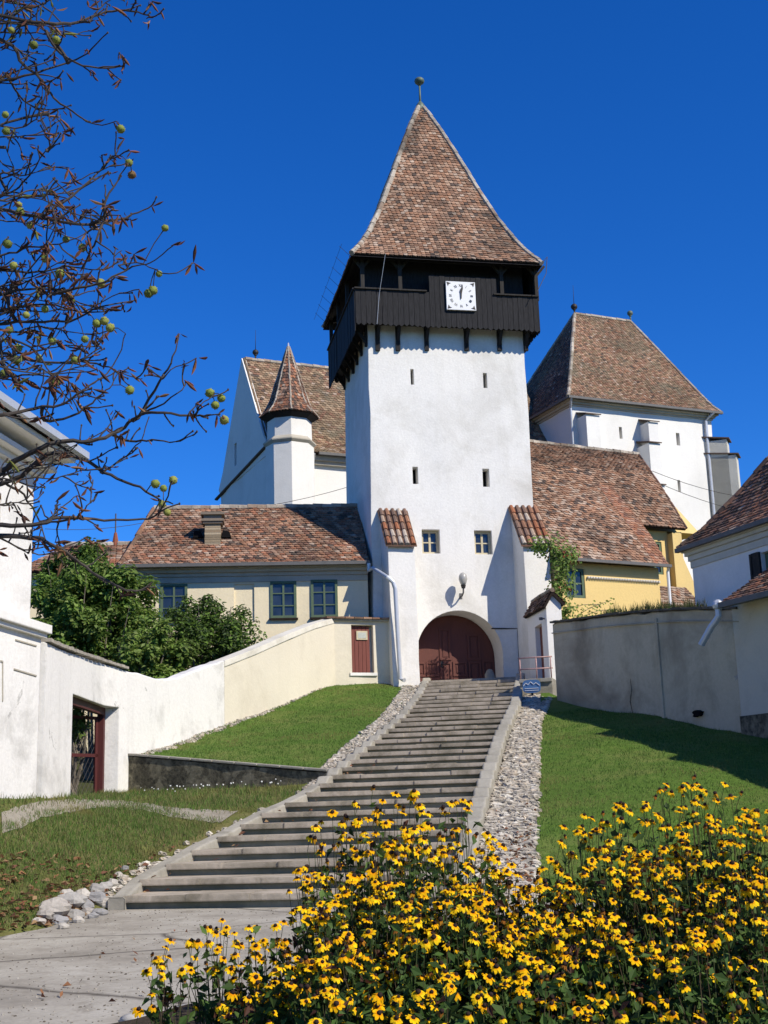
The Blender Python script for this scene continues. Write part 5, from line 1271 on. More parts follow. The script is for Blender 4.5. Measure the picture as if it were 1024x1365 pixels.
# small roofed side gate, its gable end lit
SG = Fr(at(741, 830, 35.6), WR.yaw)
g0 = at(729, 830, 38.7); g1 = at(753, 828, 38.4)
bck = T.p(T.px(699, 850, -1.4)[0]+.12, -1.45, 0)
GD = Vector((bck.x-g0.x, bck.y-g0.y, 0)); GL = GD.length; SGf = Fr((g0.x, g0.y), atan2(-GD.y, -GD.x)-0)   # u runs towards the viewer; its left face is v<0? see below
SGa = Fr((g0.x, g0.y), atan2(GD.y, GD.x)-pi/2)       # v runs away from the viewer along the wall
wg = (Vector((g1.x-g0.x, g1.y-g0.y, 0))).dot(SGa.u); wg = max(.45, wg)
zgs = SGa.px(730, 805)[1]; zgp = SGa.px(738, 789)[1]; zg0 = at(735, 930, 37).z-.8
sg_ = thing('side_gate', 'narrow white gabled side gate between the tower and the shaded grey wall', 'gate', (g0.x, g0.y, zg0+.8))
zbk = at(700, 822, 40.6).z+.15
m_ = MB(); GV_ = GL
m_.add([SGa.p(0, 0, zg0), SGa.p(wg, 0, zg0), SGa.p(wg, 0, zgs), SGa.p(wg*.42, 0, zgp), SGa.p(0, 0, zgs-.05),
        SGa.p(0, GV_, zg0), SGa.p(wg, GV_, zg0), SGa.p(wg, GV_, zgs+.1), SGa.p(wg*.42, GV_, zgp+.1), SGa.p(0, GV_, zgs+.05)],
       [(0, 1, 2, 3, 4), (9, 8, 7, 6, 5), (0, 5, 6, 1), (1, 6, 7, 2), (2, 7, 8, 3), (3, 8, 9, 4), (4, 9, 5, 0)])
sgw = m_.build('wall', M['whiteclean'], sg_)
d0, d1 = SGa.py(716, 880, 0)[0], SGa.py(725, 880, 0)[0]; dv0, dv1 = min(d0, d1), max(d0, d1)
dv0, dv1 = max(.35, dv0), min(GL-.5, max(dv1, dv0+1.0)); zpf = at(712, 905, 38).z
zdt = zpf+1.85
ex = MB(); ex.fbox(SGa, -.3, .28, dv0, dv1, zpf, zdt); cut(sgw, ex)
m_ = MB(); m_.fbox(SGa, .15, .2, dv0+.01, dv1-.01, zpf, zdt-.01); sd = m_.build('door', M['redwood'], sg_)
rm = MB(); o_ = .12
for (ua, za, sgn) in ((-o_, zgs-.1, -1), (wg+o_, zgs-.02, 1)):
    A_ = [SGa.p(ua, -.1, za), SGa.p(wg*.42, -.1, zgp+.04)]; B_ = [SGa.p(ua, GV_, za+.1), SGa.p(wg*.42, GV_, zgp+.14)]
    if sgn < 0: A_, B_ = B_, A_
    tile_roof(rm, A_, B_, .18, .12, PALD, pale=.02)
ridge_caps(rm, [SGa.p(wg*.42, -.12, zgp+.06), SGa.p(wg*.42, GV_, zgp+.16)], .07)
rm.build('roof', [M['tiledark'], M['under']], sg_)
lm = MB(); lm.tube([SGa.p(0, .25, zgs-.42), SGa.p(-.12, .25, zgs-.4)], .02, 6); lm.tube([SGa.p(-.12, .25, zgs-.46), SGa.p(-.12, .25, zgs-.38)], .06, 8)
lm.build('small_lamp', M['gutter'], sg_)
# platform with rail and oval plaque in front of the side gate
pf = MB(); fz = at(712, 905, 37.3).z; f0 = at(693, 905, 37.35); f1 = at(736, 905, 37.1); pfr = Fr((f0.x, f0.y), atan2(f1.y-f0.y, f1.x-f0.x))
wpf = (f1-f0).length
pf.fbox(pfr, -.0, wpf, 0, 3.6, fz-2.6, fz-.11); pf.fbox(pfr, -.02, wpf+.0, -.06, 3.6, fz-.11, fz)
tag(pf.build('landing', M['concrete']), 'small concrete landing with a slab edge before the side gate', 'landing')
rl_ = MB()
pts = [pfr.p(.02, .04, 0), pfr.p(.5, .04, 0), pfr.p(wpf-.02, .04, 0)]
for p in pts: rl_.tube([p+Vector((0, 0, fz-.005)), p+Vector((0, 0, fz+.62))], .02, 8)
for z_ in (.29, .62): rl_.tube([pts[0]+Vector((-.05, 0, fz+z_)), pts[2]+Vector((.05, 0, fz+z_))], .022, 8)
tag(rl_.build('railing', M['pinkrail'], None, True), 'low pink-brown pipe railing on the landing by the side gate', 'railing')
Q = Fr((pfr.p(.4, -.2, 0).x, pfr.p(.4, -.2, 0).y), pfr.yaw); qu, qz = Q.px(709, 915)
sgn_ = thing('plaque', 'small blue information plaque with white mountain lines below the railing', 'sign', Q.p(qu, 0, qz-.5))
m_ = MB(); n = 24
rx, rz = .26, .19
def sup(i, k=1): 
    a = 2*pi*i/n; c__, s__ = cos(a), sin(a); e = .55
    return (math.copysign(abs(c__)**e, c__)*rx*k, math.copysign(abs(s__)**e, s__)*rz*k)
m_.prism([Q.p(qu+sup(i)[0], 0, qz+sup(i)[1]) for i in range(n)], -Q.v*.03)
m_.build('board', simple('blue_sign_paint', (0.07, 0.16, 0.34), .4, .4, .3, 8), sgn_)
m_ = MB(); zz = [(-.24, .02), (-.16, .1), (-.1, .05), (-.02, .13), (.06, .05), (.13, .1), (.24, .01)]
for i in range(len(zz)-1): m_.bar(Q.p(qu+zz[i][0], -.036, qz+zz[i][1]), Q.p(qu+zz[i+1][0], -.036, qz+zz[i+1][1]), .02, .014)
for z_ in (-.06, -.12): m_.bar(Q.p(qu-.2, -.036, qz+z_), Q.p(qu+.2, -.036, qz+z_), .018, .012)
m_.build('emblem', M['white_paint'], sgn_)
m_ = MB(); m_.fbox(Q, qu-.03, qu+.03, .0, .05, qz-1.0, qz+.1); m_.build('post', M['iron'], sgn_)

# big house behind the grey wall at the right edge
bo = at(926, 790, 33.2); bdir = (Vector((r1.x-r0.x, r1.y-r0.y, 0))).normalized()
BH = Fr((bo.x, bo.y), atan2(bdir.y, bdir.x)+radians(-2))      # u runs towards the viewer, v to the right-back
zbe = BH.px(960, 713, -.24)[1]
bh = thing('shuttered_house', 'large white house with dark shutters and steep dark tile roof at the right edge', 'house', BH.p(4, 4, 3))
w_ = MB(); w_.fbox(BH, 0, 14, 0, 9, 0, zbe-.1); bw = w_.build('wall', M['whiteclean'], bh)
a, b = BH.px(1003, 741), BH.px(1050, 790); zt_, zb_ = BH.px(1012, 738)[1], BH.px(1006, 784)[1]-.25
ex = MB(); ex.fbox(BH, a[0]+.35, a[0]+1.35, -.3, .25, zb_, zt_); cut(bw, ex)
o = window(BH, a[0]+.36, a[0]+1.34, zb_+.01, zt_-.01, .1, bh, M['green'], 2, 2, .1, .06)
for k, u in enumerate((a[0]-.05, a[0]+1.37)):
    s_ = MB()
    for (f0, f1, g0_, g1_) in ((0, .07, 0, 1), (.31, .38, 0, 1)): s_.fbox(BH, u+f0, u+f1, -.07, -.01, zb_-.03, zt_+.03)
    for j in range(3): zq_ = zb_-.03+(zt_-zb_+.0)*j/2; s_.fbox(BH, u+.07, u+.31, -.06, -.012, zq_, zq_+.07)
    s_.fbox(BH, u+.07, u+.31, -.045, -.015, zb_, zt_); s_.build('shutter', M['greywood'], bh)
c_ = MB()
for d, za, zb in ((.19, -.12, -.02), (.13, -.22, -.12), (.07, -.36, -.22), (.03, -.55, -.36)): c_.fbox(BH, -d, 14, -d, 9+d, zbe+za, zbe+zb-.002)
c_.build('cornice', M['buttressgrey'], bh)
rm = MB(); o_ = .24; hzR = zbe+5.6
pr_ = [(0, 0), (.12, .085), (.28, .24), (.6, .6), (1, 1)]
def hipl(u0, v0, u1, v1): return [BH.p(u0+(u1-u0)*f, v0+(v1-v0)*f, zbe+(hzR-zbe)*t) for f, t in pr_]
A_ = hipl(-o_, -o_, 3.6, 4.5); B_ = hipl(14, -o_, 14, 4.5); Bk = hipl(-o_, 9+o_, 3.6, 4.5); B2 = hipl(14, 9+o_, 14, 4.5)
tile_roof(rm, A_, B_, .19, .155, PALD+PALR, pale=.03, dark=.1); tile_roof(rm, Bk, A_, .19, .155, PALR); tile_roof(rm, B2, Bk, .4, .3, PALR)
ridge_caps(rm, A_, .09, pal=PALD); ridge_caps(rm, Bk, .09)
rm.build('roof', [M['tile'], M['under']], bh)
g_ = MB(); g_.bar(BH.p(-o_, -o_-.05, zbe-.05), BH.p(14, -o_-.05, zbe-.05), .12, .11); g_.build('gutter', M['gutter'], bh)
# shed at the right edge in front of it
sh = thing('shed', 'lean-to shed with tiled roof and loose gutter pipe at the right edge', 'shed', (r1.x+.5, r1.y-1, r1.z))
u0 = WR.px(985, 900)[0]; zse = WR.px(1000, 797, -.45)[1]; ug0 = WR.px(957, 822, -.6)[0]
w_ = MB(); w_.fbox(WR, u0, u0+9, -.03, 3.2, 0.0-1.5, zse+.02); w_.build('wall', M['shedwall'], sh)
w_ = MB(); w_.fbox(WR, u0-.0, u0+9, -.08, -.031, r1.z-2.5, r1.z+.35); w_.build('plinth', M['retain'], sh)
rm = MB(); tile_roof(rm, [WR.p(ug0, -.55, zse), WR.p(ug0, 3.2, zse+2.2)], [WR.p(u0+9, -.55, zse), WR.p(u0+9, 3.2, zse+2.2)], .19, .15, PALD+PALR, pale=.1)
rm.build('roof', [M['tile'], M['under']], sh)
g_ = MB(); g_.bar(WR.p(ug0-.05, -.6, zse-.04), WR.p(u0+9, -.6, zse-.04), .14, .12); g_.build('gutter', M['gutter'], sh)
d_ = MB(); p0 = WR.p(ug0+.04, -.6, zse-.06); dq = WR.px(936, 858, -.75); p2 = WR.p(dq[0], -.75, dq[1])
d_.tube([p0, p0+Vector((0, 0, -.2)), p0.lerp(p2, .2)+Vector((0, 0, -.16)), p0.lerp(p2, .45)+Vector((0, 0, -.08)), p2], .075, 10); d_.tube([p2, p2+(p2-p0).normalized()*.03], .08, 10); d_.build('downpipe', M['zinc'], sh)
ob_ = MB(); ob_.ball(p0+Vector((0, 0, .04)), .13, 8, 6); ob_.build('rain_hopper', M['zinc'], sh)
# unseen roofed block, added to throw shadow on the right lawn
bn = thing('shade_caster', 'unseen roofed block added beyond the shed to shade the right lawn', 'shade_caster', WR.p(u0+11, 3, r1.z))
w_ = MB(); w_.fbox(WR, u0+6.2, u0+15, -.02, 6, -3, r1.z+3.9); w_.build('wall', M['shedwall'], bn)
rm = MB(); zB = r1.z+3.85
tile_roof(rm, [WR.p(u0+5.9, -.4, zB), WR.p(u0+7.5, 3, zB+2.8)], [WR.p(u0+15.2, -.4, zB), WR.p(u0+15.2, 3, zB+2.8)], .3, .25, PALD); tile_roof(rm, [WR.p(u0+15.2, 6.4, zB), WR.p(u0+15.2, 3, zB+2.8)], [WR.p(u0+5.9, 6.4, zB), WR.p(u0+7.5, 3, zB+2.8)], .3, .25, PALD); tile_roof(rm, [WR.p(u0+5.9, 6.4, zB), WR.p(u0+7.5, 3, zB+2.8)], [WR.p(u0+5.9, -.4, zB), WR.p(u0+7.5, 3, zB+2.8)], .3, .25, PALD)
rm.build('roof', [M['tiledark'], M['under']], bn)
# overhead wires
def wire(name, lab, P, r=.012):
    m_ = MB(); pts = []
    for i in range(len(P)-1):
        for k in range(8):
            f = k/8; q = P[i].lerp(P[i+1], f); q.z -= .25*4*f*(1-f); pts.append(q)
    pts.append(P[-1]); m_.tube(pts, r, 4); tag(m_.build(name, M['iron']), lab, 'wire')
wire('power_line', 'lower of the thin overhead wires crossing before the choir tower', [at(712, 600, 48), at(870, 640, 50), at(1040, 690, 52)])
wire('power_line', 'upper of the thin overhead wires crossing before the choir tower', [at(712, 592, 48), at(870, 628, 50), at(1040, 668, 52)])
wire('power_line', 'thin overhead wire running left from the church turret behind the branches', [at(60, 705, 48), at(240, 685, 50), at(468, 648, 49)])
# ================================================================== SHRUBS AND TREES IN THE YARD
GL_ = [(0.13, 0.22, 0.034), (0.16, 0.265, 0.045), (0.21, 0.31, 0.06), (0.09, 0.165, 0.03), (0.26, 0.34, 0.09)]
def leafq(mb, p, L, wd, nrm, pal, col=None, curl=.25):
    nrm = nrm.normalized(); a = nrm.orthogonal().normalized(); b = nrm.cross(a); t = U(0, 6.28)
    x = a*cos(t)+b*sin(t); y = nrm.cross(x)
    c = col or shade(random_choice(pal), .7, 1.25)
    m_ = p+x*L*.5; k = nrm*L*curl*U(.2, 1)
    mb.add([p, m_-y*wd+k*.5, p+x*L-k*.4, m_+y*wd+k*.5], [(0, 1, 2), (0, 2, 3)], 0, c)
def rdir():
    z = U(-1, 1); a = U(0, 6.28); s = sqrt(1-z*z); return Vector((s*cos(a), s*sin(a), z))
def crown(mb, c, rx, ry, rz, ncl, nl, L, pal, clr=.42, low=-1):
    for i in range(ncl):
        d = rdir()
        if d.z < low: d.z = abs(d.z)*.3
        rr = U(.45, 1.0)*(1+.3*noise.noise(d*1.7+c))
        cc = c+Vector((d.x*rx*rr, d.y*ry*rr, d.z*rz*rr)); cr = clr*U(.6, 1.25)
        tone = U(.75, 1.2)
        for k in range(nl):
            e = rdir()*cr*(rng.random()**.45); e.z *= .75
            p = cc+e; nn = (e.normalized()*.8+Vector((0, 0, .9))+rdir()*.7)
            g = random_choice(pal); leafq(mb, p, L*U(.7, 1.3), L*U(.22, .34), nn, pal, shade((g[0]*tone, g[1]*tone, g[2]*tone), .75, 1.2))
def woody(mb, base, c, rx, ry, rz, nb, r0):
    for i in range(nb):
        d = rdir(); d.z = abs(d.z)*.9+.1; tip = c+Vector((d.x*rx, d.y*ry, d.z*rz))*.85
        m1 = base.lerp(tip, .35)+Vector((U(-.15, .15), U(-.15, .15), .25)); m2 = base.lerp(tip, .7)+Vector((U(-.2, .2), U(-.2, .2), .15))
        mb.tube([base+Vector((U(-.1, .1), U(-.1, .1), 0)), m1, m2, tip], [r0, r0*.75, r0*.45, r0*.15], 6)
def shrub(name, lab, cat, px, py, Y, rx, ry, rz, ncl, nl, L, pal, zb, group=None, clr=.42):
    c = at(px, py, Y); t = thing(name, lab, cat, (c.x, c.y, zb), group)
    m_ = MB(); woody(m_, Vector((c.x, c.y, zb)), c, rx, ry, rz, 11, .055); m_.build('trunk', M['barkpale'], t)
    m_ = MB(); crown(m_, c, rx, ry, rz, ncl, nl, L, pal, clr); m_.build('crown', M['leaf'], t)
    return t
shrub('walnut_tree', 'leafy green walnut tree filling the yard behind the white wall, nearer the left house', 'tree', 128, 826, 36.5, 1.85, 1.6, 1.6, 150, 120, .17, GL_, .5)
shrub('tree', 'darker green tree behind the walnut, reaching up to the branches', 'tree', 95, 790, 38.5, 1.35, 1.3, 1.35, 80, 110, .17, GL_[:2]+GL_[3:4], .5)
shrub('shrub', 'round dark green shrub with bare grey stems in front of the cream house windows', 'shrub', 277, 856, 37.8, 1.55, 1.3, 1.4, 125, 130, .13, GL_[:2]+[(0.05, 0.095, 0.02), (0.075, 0.115, 0.04)], 1.0, None, .36)
shrub('bush', 'low light green bush at the dip of the white wall', 'bush', 200, 878, 35.0, 1.15, .8, .95, 62, 110, .16, GL_[1:3]+GL_[4:], .8, None, .36)
t = shrub('creeper_bush', 'small leafy bush seen through the open wire door', 'bush', 100, 958, 28.0, .45, .4, .5, 12, 60, .13, GL_[1:3]+GL_[4:], .3, None, .22)
# bare grey stems poking from the shrub
# vine on the buttress and the yellow house
vt_ = thing('climbing_vine', 'green climbing vine hanging between the right buttress and the yellow house window', 'vine', at(745, 800, 40.4))
m_ = MB(); vs_ = MB()
VP_ = [(716, 728, 40.7, .22), (728, 727, 40.5, .28), (740, 731, 40.3, .32), (750, 738, 40.2, .34), (757, 748, 40.2, .32), (752, 760, 40.2, .32), (746, 771, 40.2, .3), (742, 783, 40.2, .28), (748, 795, 40.2, .26), (735, 798, 40.2, .18), (730, 806, 40.3, .14), (757, 812, 40.5, .2), (752, 822, 40.6, .2), (762, 740, 40.3, .22), (758, 784, 40.3, .2)]
for (px, py, Y, r) in VP_:
    c = at(px, py, Y)
    for k in range(int(520*r)):
        e = rdir()*r*1.45*rng.random()**.75; e.z *= 1.25; leafq(m_, c+e, U(.07, .13), U(.03, .05), e.normalized()+Vector((.4, -.8, .4))+rdir()*.4, GL_, None if rng.random() > .04 else (0.25, 0.07, 0.03))
for (x0, y0, x1, y1) in ((760, 826, 815, 800), (775, 822, 822, 812), (757, 812, 800, 806)):
    for k in range(40):
        f = rng.random(); p = at(x0+(x1-x0)*f+U(-5, 5), y0+(y1-y0)*f+U(-4, 4), 40.75+.9*f); leafq(m_, p, U(.07, .12), U(.025, .04), Vector((.2, -1, .5))+rdir()*.5, GL_[1:3]+[(0.2, 0.2, 0.05)])
    vs_.tube([at(x0, y0, 40.9), at((x0+x1)/2, (y0+y1)/2-3, 41.3), at(x1, y1, 41.7)], .012, 4)
vs_.tube([at(742, 830, 40.5), at(744, 790, 40.4), at(750, 760, 40.4), at(735, 728, 40.6)], .03, 5)
vs_.build('stem', M['barkpale'], vt_); m_.build('leaves', M['leaf'], vt_)
# weeds on top of the grey wall
m_ = MB()
for i in range(900):
    k = U(2.0, 5.6); j = int(k); f = k-j; A_, B_ = PRl[j], PRl[min(j+1, len(PRl)-1)]
    p = Vector((A_[0]+(B_[0]-A_[0])*f, A_[1]+(B_[1]-A_[1])*f, A_[3]+(B_[3]-A_[3])*f+.04))+WR.v*U(.0, .4); a = U(0, 6.28); hh = U(.08, .32)*(.5+abs(noise.noise(p*1.5))*2)
    d = Vector((cos(a), sin(a), 0))*.012; m_.add([p-d, p+d, p+Vector((U(-.1, .1), U(-.1, .1), hh))], [(0, 1, 2)], 0, shade(random_choice([(0.05, 0.08, 0.02), (0.09, 0.11, 0.04), (0.13, 0.11, 0.05)])))
tag(m_.build('weeds', M['grassblade']), kind='stuff')

# ================================================================== HORSE CHESTNUT REACHING IN FROM THE LEFT
CY = 6.6
ch = thing('chestnut_tree', 'nearly bare horse chestnut tree reaching in from the left with spiny green fruit', 'tree', (-5.0, 7.2, pathz(7.2)))
BR = [ # (depth, start radius, points)
 (6.5, .030, [(-560, 700), (-250, 690), (-40, 645), (0, 631), (19, 616), (56, 597), (87, 589), (131, 586), (166, 569), (187, 553), (219, 550), (259, 555), (281, 553)]),
 (6.7, .026, [(-560, 700), (-240, 690), (0, 645), (62, 606), (109, 612), (147, 634), (187, 650), (212, 666), (231, 672)]),
 (6.3, .022, [(-250, 705), (-60, 705), (0, 701), (56, 698), (75, 691), (125, 692), (181, 694), (212, 684), (231, 640)]),
 (6.8, .022, [(-250, 720), (-40, 716), (41, 716), (66, 725), (94, 741), (122, 762), (162, 784), (187, 787), (203, 775)]),
 (6.9, .014, [(-60, 600), (0, 640), (31, 660), (53, 694), (62, 722), (85, 750)]),
 (6.4, .014, [(187, 553), (212, 509), (231, 475), (239, 444)]), (6.4, .009, [(216, 506), (228, 494), (262, 477)]),
 (6.5, .010, [(200, 547), (237, 525), (248, 509)]), (6.5, .008, [(259, 555), (268, 540), (285, 525)]),
 (6.6, .012, [(150, 580), (175, 587), (203, 587), (234, 589), (262, 578)]), (6.7, .010, [(137, 628), (162, 612), (187, 588), (200, 555)]),
 (6.3, .010, [(100, 692), (106, 687), (119, 669), (123, 641)]), (6.3, .008, [(60, 697), (80, 680), (104, 660)]),
 (6.6, .020, [(-560, 500), (-200, 440), (-30, 432), (0, 431), (47, 428), (94, 428), (134, 409), (181, 400)]),
 (6.8, .016, [(-200, 480), (-20, 470), (59, 484), (100, 481), (125, 469), (140, 444)]), (6.8, .010, [(100, 481), (137, 487), (169, 500), (190, 506)]),
 (6.4, .016, [(-200, 570), (-20, 556), (47, 544), (78, 541), (110, 520), (150, 488), (168, 445)]), (6.5, .012, [(60, 560), (95, 555), (130, 530), (150, 512), (158, 492)]),
 (6.6, .022, [(-560, 400), (-200, 300), (-20, 274), (0, 278), (59, 291), (109, 298), (150, 294), (184, 284), (206, 272)]),
 (6.5, .014, [(59, 287), (94, 262), (131, 231), (153, 206), (166, 186)]), (6.8, .013, [(-60, 280), (0, 262), (31, 244), (62, 200), (94, 169)]),
 (6.4, .013, [(140, 290), (128, 320), (116, 345), (108, 372)]), (6.7, .014, [(10, 400), (25, 378), (56, 337), (81, 281)]),
 (6.6, .016, [(-150, 400), (0, 392), (16, 387), (84, 387), (106, 403), (140, 412)]), (6.4, .014, [(70, 392), (94, 387), (140, 375), (175, 356), (200, 350), (231, 328)]),
 (6.5, .012, [(140, 272), (156, 240), (172, 217)]), (6.5, .007, [(160, 352), (190, 352), (225, 366), (258, 350)]),
 (6.7, .022, [(-560, 300), (-200, 120), (-30, 112), (0, 109), (47, 97), (103, 78), (122, 66)]),
 (6.5, .016, [(-150, 20), (0, 53), (31, 87), (53, 103), (72, 131), (103, 153), (128, 166), (156, 161)]), (6.6, .014, [(62, 40), (75, 66), (109, 87), (153, 91), (169, 83)]),
 (6.8, .012, [(10, 100), (16, 112), (34, 137), (62, 147), (87, 144)]), (6.4, .020, [(-300, 60), (-60, 5), (0, 19), (62, 31), (103, 30), (140, 16), (175, 14), (203, 22), (216, 14)]),
 (6.7, .014, [(-40, -20), (20, -10), (60, 10), (85, 40), (70, 70)]), (6.4, .010, [(120, 28), (135, 8), (160, -10)]),
 (6.6, .009, [(65, 200), (66, 170), (66, 148)]), (6.6, .01, [(0, 165), (30, 170), (50, 160), (62, 178)]), (6.7, .012, [(0, 232), (20, 230), (7, 195)]),
 (6.5, .013, [(-100, 340), (0, 340), (40, 330), (90, 322), (130, 300)]), (6.7, .012, [(-80, 440), (0, 415), (60, 405), (110, 415), (150, 395), (185, 385)]),
 (6.5, .012, [(-60, 520), (0, 505), (40, 500), (90, 508), (120, 530)]), (6.4, .012, [(0, 455), (40, 462), (70, 500), (95, 540)]), (6.8, .011, [(0, 360), (50, 362), (90, 355), (130, 360), (170, 345)])]
TR = random.Random(21)
def envx(y):        # how far right the crown reaches at a given height in the view
    return float(np.interp(y, [0, 60, 110, 200, 280, 350, 410, 470, 520, 580, 650, 720, 780], [170, 120, 150, 150, 190, 215, 170, 130, 170, 170, 190, 150, 150]))
for i in range(26):
    y0 = TR.uniform(-10, 60) if TR.random() < .16 else TR.uniform(180, 560) if TR.random() < .85 else TR.uniform(560, 720)
    x1 = envx(y0)*TR.uniform(.3, .95); dy = TR.uniform(-75, 45); x0 = TR.uniform(-90, 5); P_ = []
    for f in (0, .25, .5, .75, 1): P_.append((x0+(x1-x0)*f, y0+dy*f**1.4+TR.uniform(-9, 9)))
    BR.append((TR.uniform(6.2, 7.1), TR.uniform(.008, .013), P_))
wood = MB(); twigs = wood; ends = []; limbpts = []
def smooth(P, k=4):
    R_ = []
    for i in range(len(P)-1):
        p0, p1, p2, p3 = P[max(i-1, 0)], P[i], P[i+1], P[min(i+2, len(P)-1)]
        for j in range(k):
            f = j/k; R_.append(0.5*((2*p1)+(p2-p0)*f+(2*p0-5*p1+4*p2-p3)*f*f+(3*p1-p0-3*p2+p3)*f**3))
    R_.append(P[-1]); return R_
for bi, (Y, r0, pts) in enumerate(BR):
    Pw = []
    for i, (x, y) in enumerate(pts):
        yy = Y + .35*noise.noise(Vector((bi*1.7, i*.45, 2))) + (0.0 if x > -100 else 0)
        Pw.append(at(x, y, yy + (.55*(-x-100)/460 if x < -100 else 0)))
    if pts[0][0] < -500: Pw.insert(0, Vector((-5.0, 7.2, Pw[0].z-.5)))
    if pts[0][0] > -500 and limbpts:
        e = min(limbpts[:4000], key=lambda q: (q-Pw[0]).length)
        if (e-Pw[0]).length < .8: Pw.insert(0, e)
    Sm = smooth(Pw, 4); n = len(Sm)
    Sm = [q+Vector((TR.uniform(-1, 1), 0, TR.uniform(-1, 1)))*.006 for q in Sm]
    rad = [max(.0032, r0*.95*(1-(i/n)**.7*.86)) for i in range(n)]
    wood.tube(Sm, rad, 6); ends.append(Sm[-1]); limbpts += Sm
    for i in range(2, n-1):
        x, y = ptproj(Sm[i])
        if x < -60: continue
        for rep in range(TR.choice((0, 0, 1, 1) if x < 140 else (0, 0, 1))):
            d = (Sm[i+1]-Sm[i]).normalized(); sgn = TR.choice((-1, 1)); ang = TR.uniform(.5, 1.2)*sgn
            nd = Vector((d.x*cos(ang)-d.z*sin(ang), d.y+TR.uniform(-.5, .5), d.x*sin(ang)+d.z*cos(ang)+.25)).normalized()
            L_ = TR.uniform(.04, .2)*(1.0 if x < 120 else .7); q = Sm[i]; tw = [q]
            for k in range(4):
                nd = (nd+Vector((TR.uniform(-.3, .3), TR.uniform(-.3, .3), TR.uniform(-.15, .3)))).normalized(); q = q+nd*L_/4; tw.append(q)
            twigs.tube(tw, [.0050, .0046, .004, .0036, .004], 5); ends.append(tw[-1])
            twigs.ball(tw[-1], .006, 5, 4, 0, None, 1, 1, 1.3)
            if TR.random() < .4:
                q = tw[2]; n2 = (nd+Vector((TR.uniform(-1, 1), TR.uniform(-.6, .6), TR.uniform(-.4, .8)))).normalized(); e2 = q+n2*L_*.5
                twigs.tube([q, q.lerp(e2, .5)+Vector((0, 0, .005)), e2], [.003, .0026, .0026], 4); ends.append(e2)
trk = MB(); trk.tube(smooth([Vector((-5.1, 7.2, pathz(7.2)-.3)), Vector((-5.0, 7.2, 0)), Vector((-4.95, 7.15, 1.2)), Vector((-5.0, 7.2, 2.6)), Vector((-5.1, 7.3, 4.2)), Vector((-5.0, 7.4, 5.6))], 4), [.30]+[.25]*4+[.2]*8+[.16]*4+[.1]*4, 12)
trk.build('trunk', M['bark'], ch); wood.build('branches', M['bark'], ch)
DRY = [(0.15, 0.06, 0.03), (0.20, 0.085, 0.04), (0.09, 0.038, 0.022), (0.24, 0.13, 0.06), (0.06, 0.03, 0.022), (0.17, 0.065, 0.04)]
GRN = [(0.16, 0.17, 0.04), (0.22, 0.19, 0.05), (0.12, 0.14, 0.03)]
lv = MB()
def dry(p, L, pal):
    """a hanging curled leaflet"""
    d = Vector((TR.uniform(-.6, .9), TR.uniform(-.5, .5), TR.uniform(-1.1, .35))).normalized(); s_ = d.cross(Vector((TR.uniform(-.3, .3), 1, TR.uniform(-.3, .3)))).normalized(); up_ = s_.cross(d)
    c = pal[TR.randrange(len(pal))]; k = TR.uniform(.7, 1.2); c = tuple(x*k for x in c); V = []; cu = TR.uniform(-.5, .5)*L
    for i, (f, w_) in enumerate(((0, .02), (.3, .08), (.6, .11), (.85, .06), (1, .01))):
        m_ = p+d*L*f+up_*cu*f*f; V += [m_-s_*w_*L+up_*w_*L*.8, m_, m_+s_*w_*L+up_*w_*L*.8]
    lv.add(V, [(i*3+k, i*3+k+1, i*3+k+4, i*3+k+3) for i in range(4) for k in range(2)], 0, c)
for e in ends:
    x, y = ptproj(e)
    pr_ = .5 + (.33 if (x < 130 and 260 < y < 520) else 0) + (.25 if (x < 90 and y < 60) else 0)
    k = 0
    while TR.random() < pr_ and k < 3:
        dry(e+Vector((TR.uniform(-.02, .02), TR.uniform(-.02, .02), 0)), TR.uniform(.035, .09), GRN+DRY if (y < 70 and x < 90) else (DRY+GRN[:1] if x < 60 else DRY)); k += 1
for (x, y, L_) in ((135, 45, .055), (143, 50, .05), (149, 115, .05), (155, 107, .045), (125, 108, .04), (168, 182, .06), (245, 290, .075), (258, 350, .075), (85, 255, .06), (90, 210, .07), (90, 222, .05), (240, 295, .05), (150, 330, .07), (75, 330, .08), (155, 290, .075), (172, 300, .075), (112, 545, .08), (60, 520, .1), (45, 500, .09), (50, 505, .11), (38, 495, .09), (55, 540, .09), (105, 535, .07), (160, 495, .06), (165, 490, .06), (172, 590, .06), (170, 595, .07), (148, 565, .06), (30, 720, .07), (75, 755, .05), (85, 735, .06)):
    q = at(x, y, 6.55); e = min(limbpts, key=lambda r: (r-q).length)
    if (e-q).length < .22: q = q.lerp(e, .8); dry(q, L_*1.2, DRY); dry(q, L_, DRY)
lv.build('dry_leaves', M['leafdry'], ch)
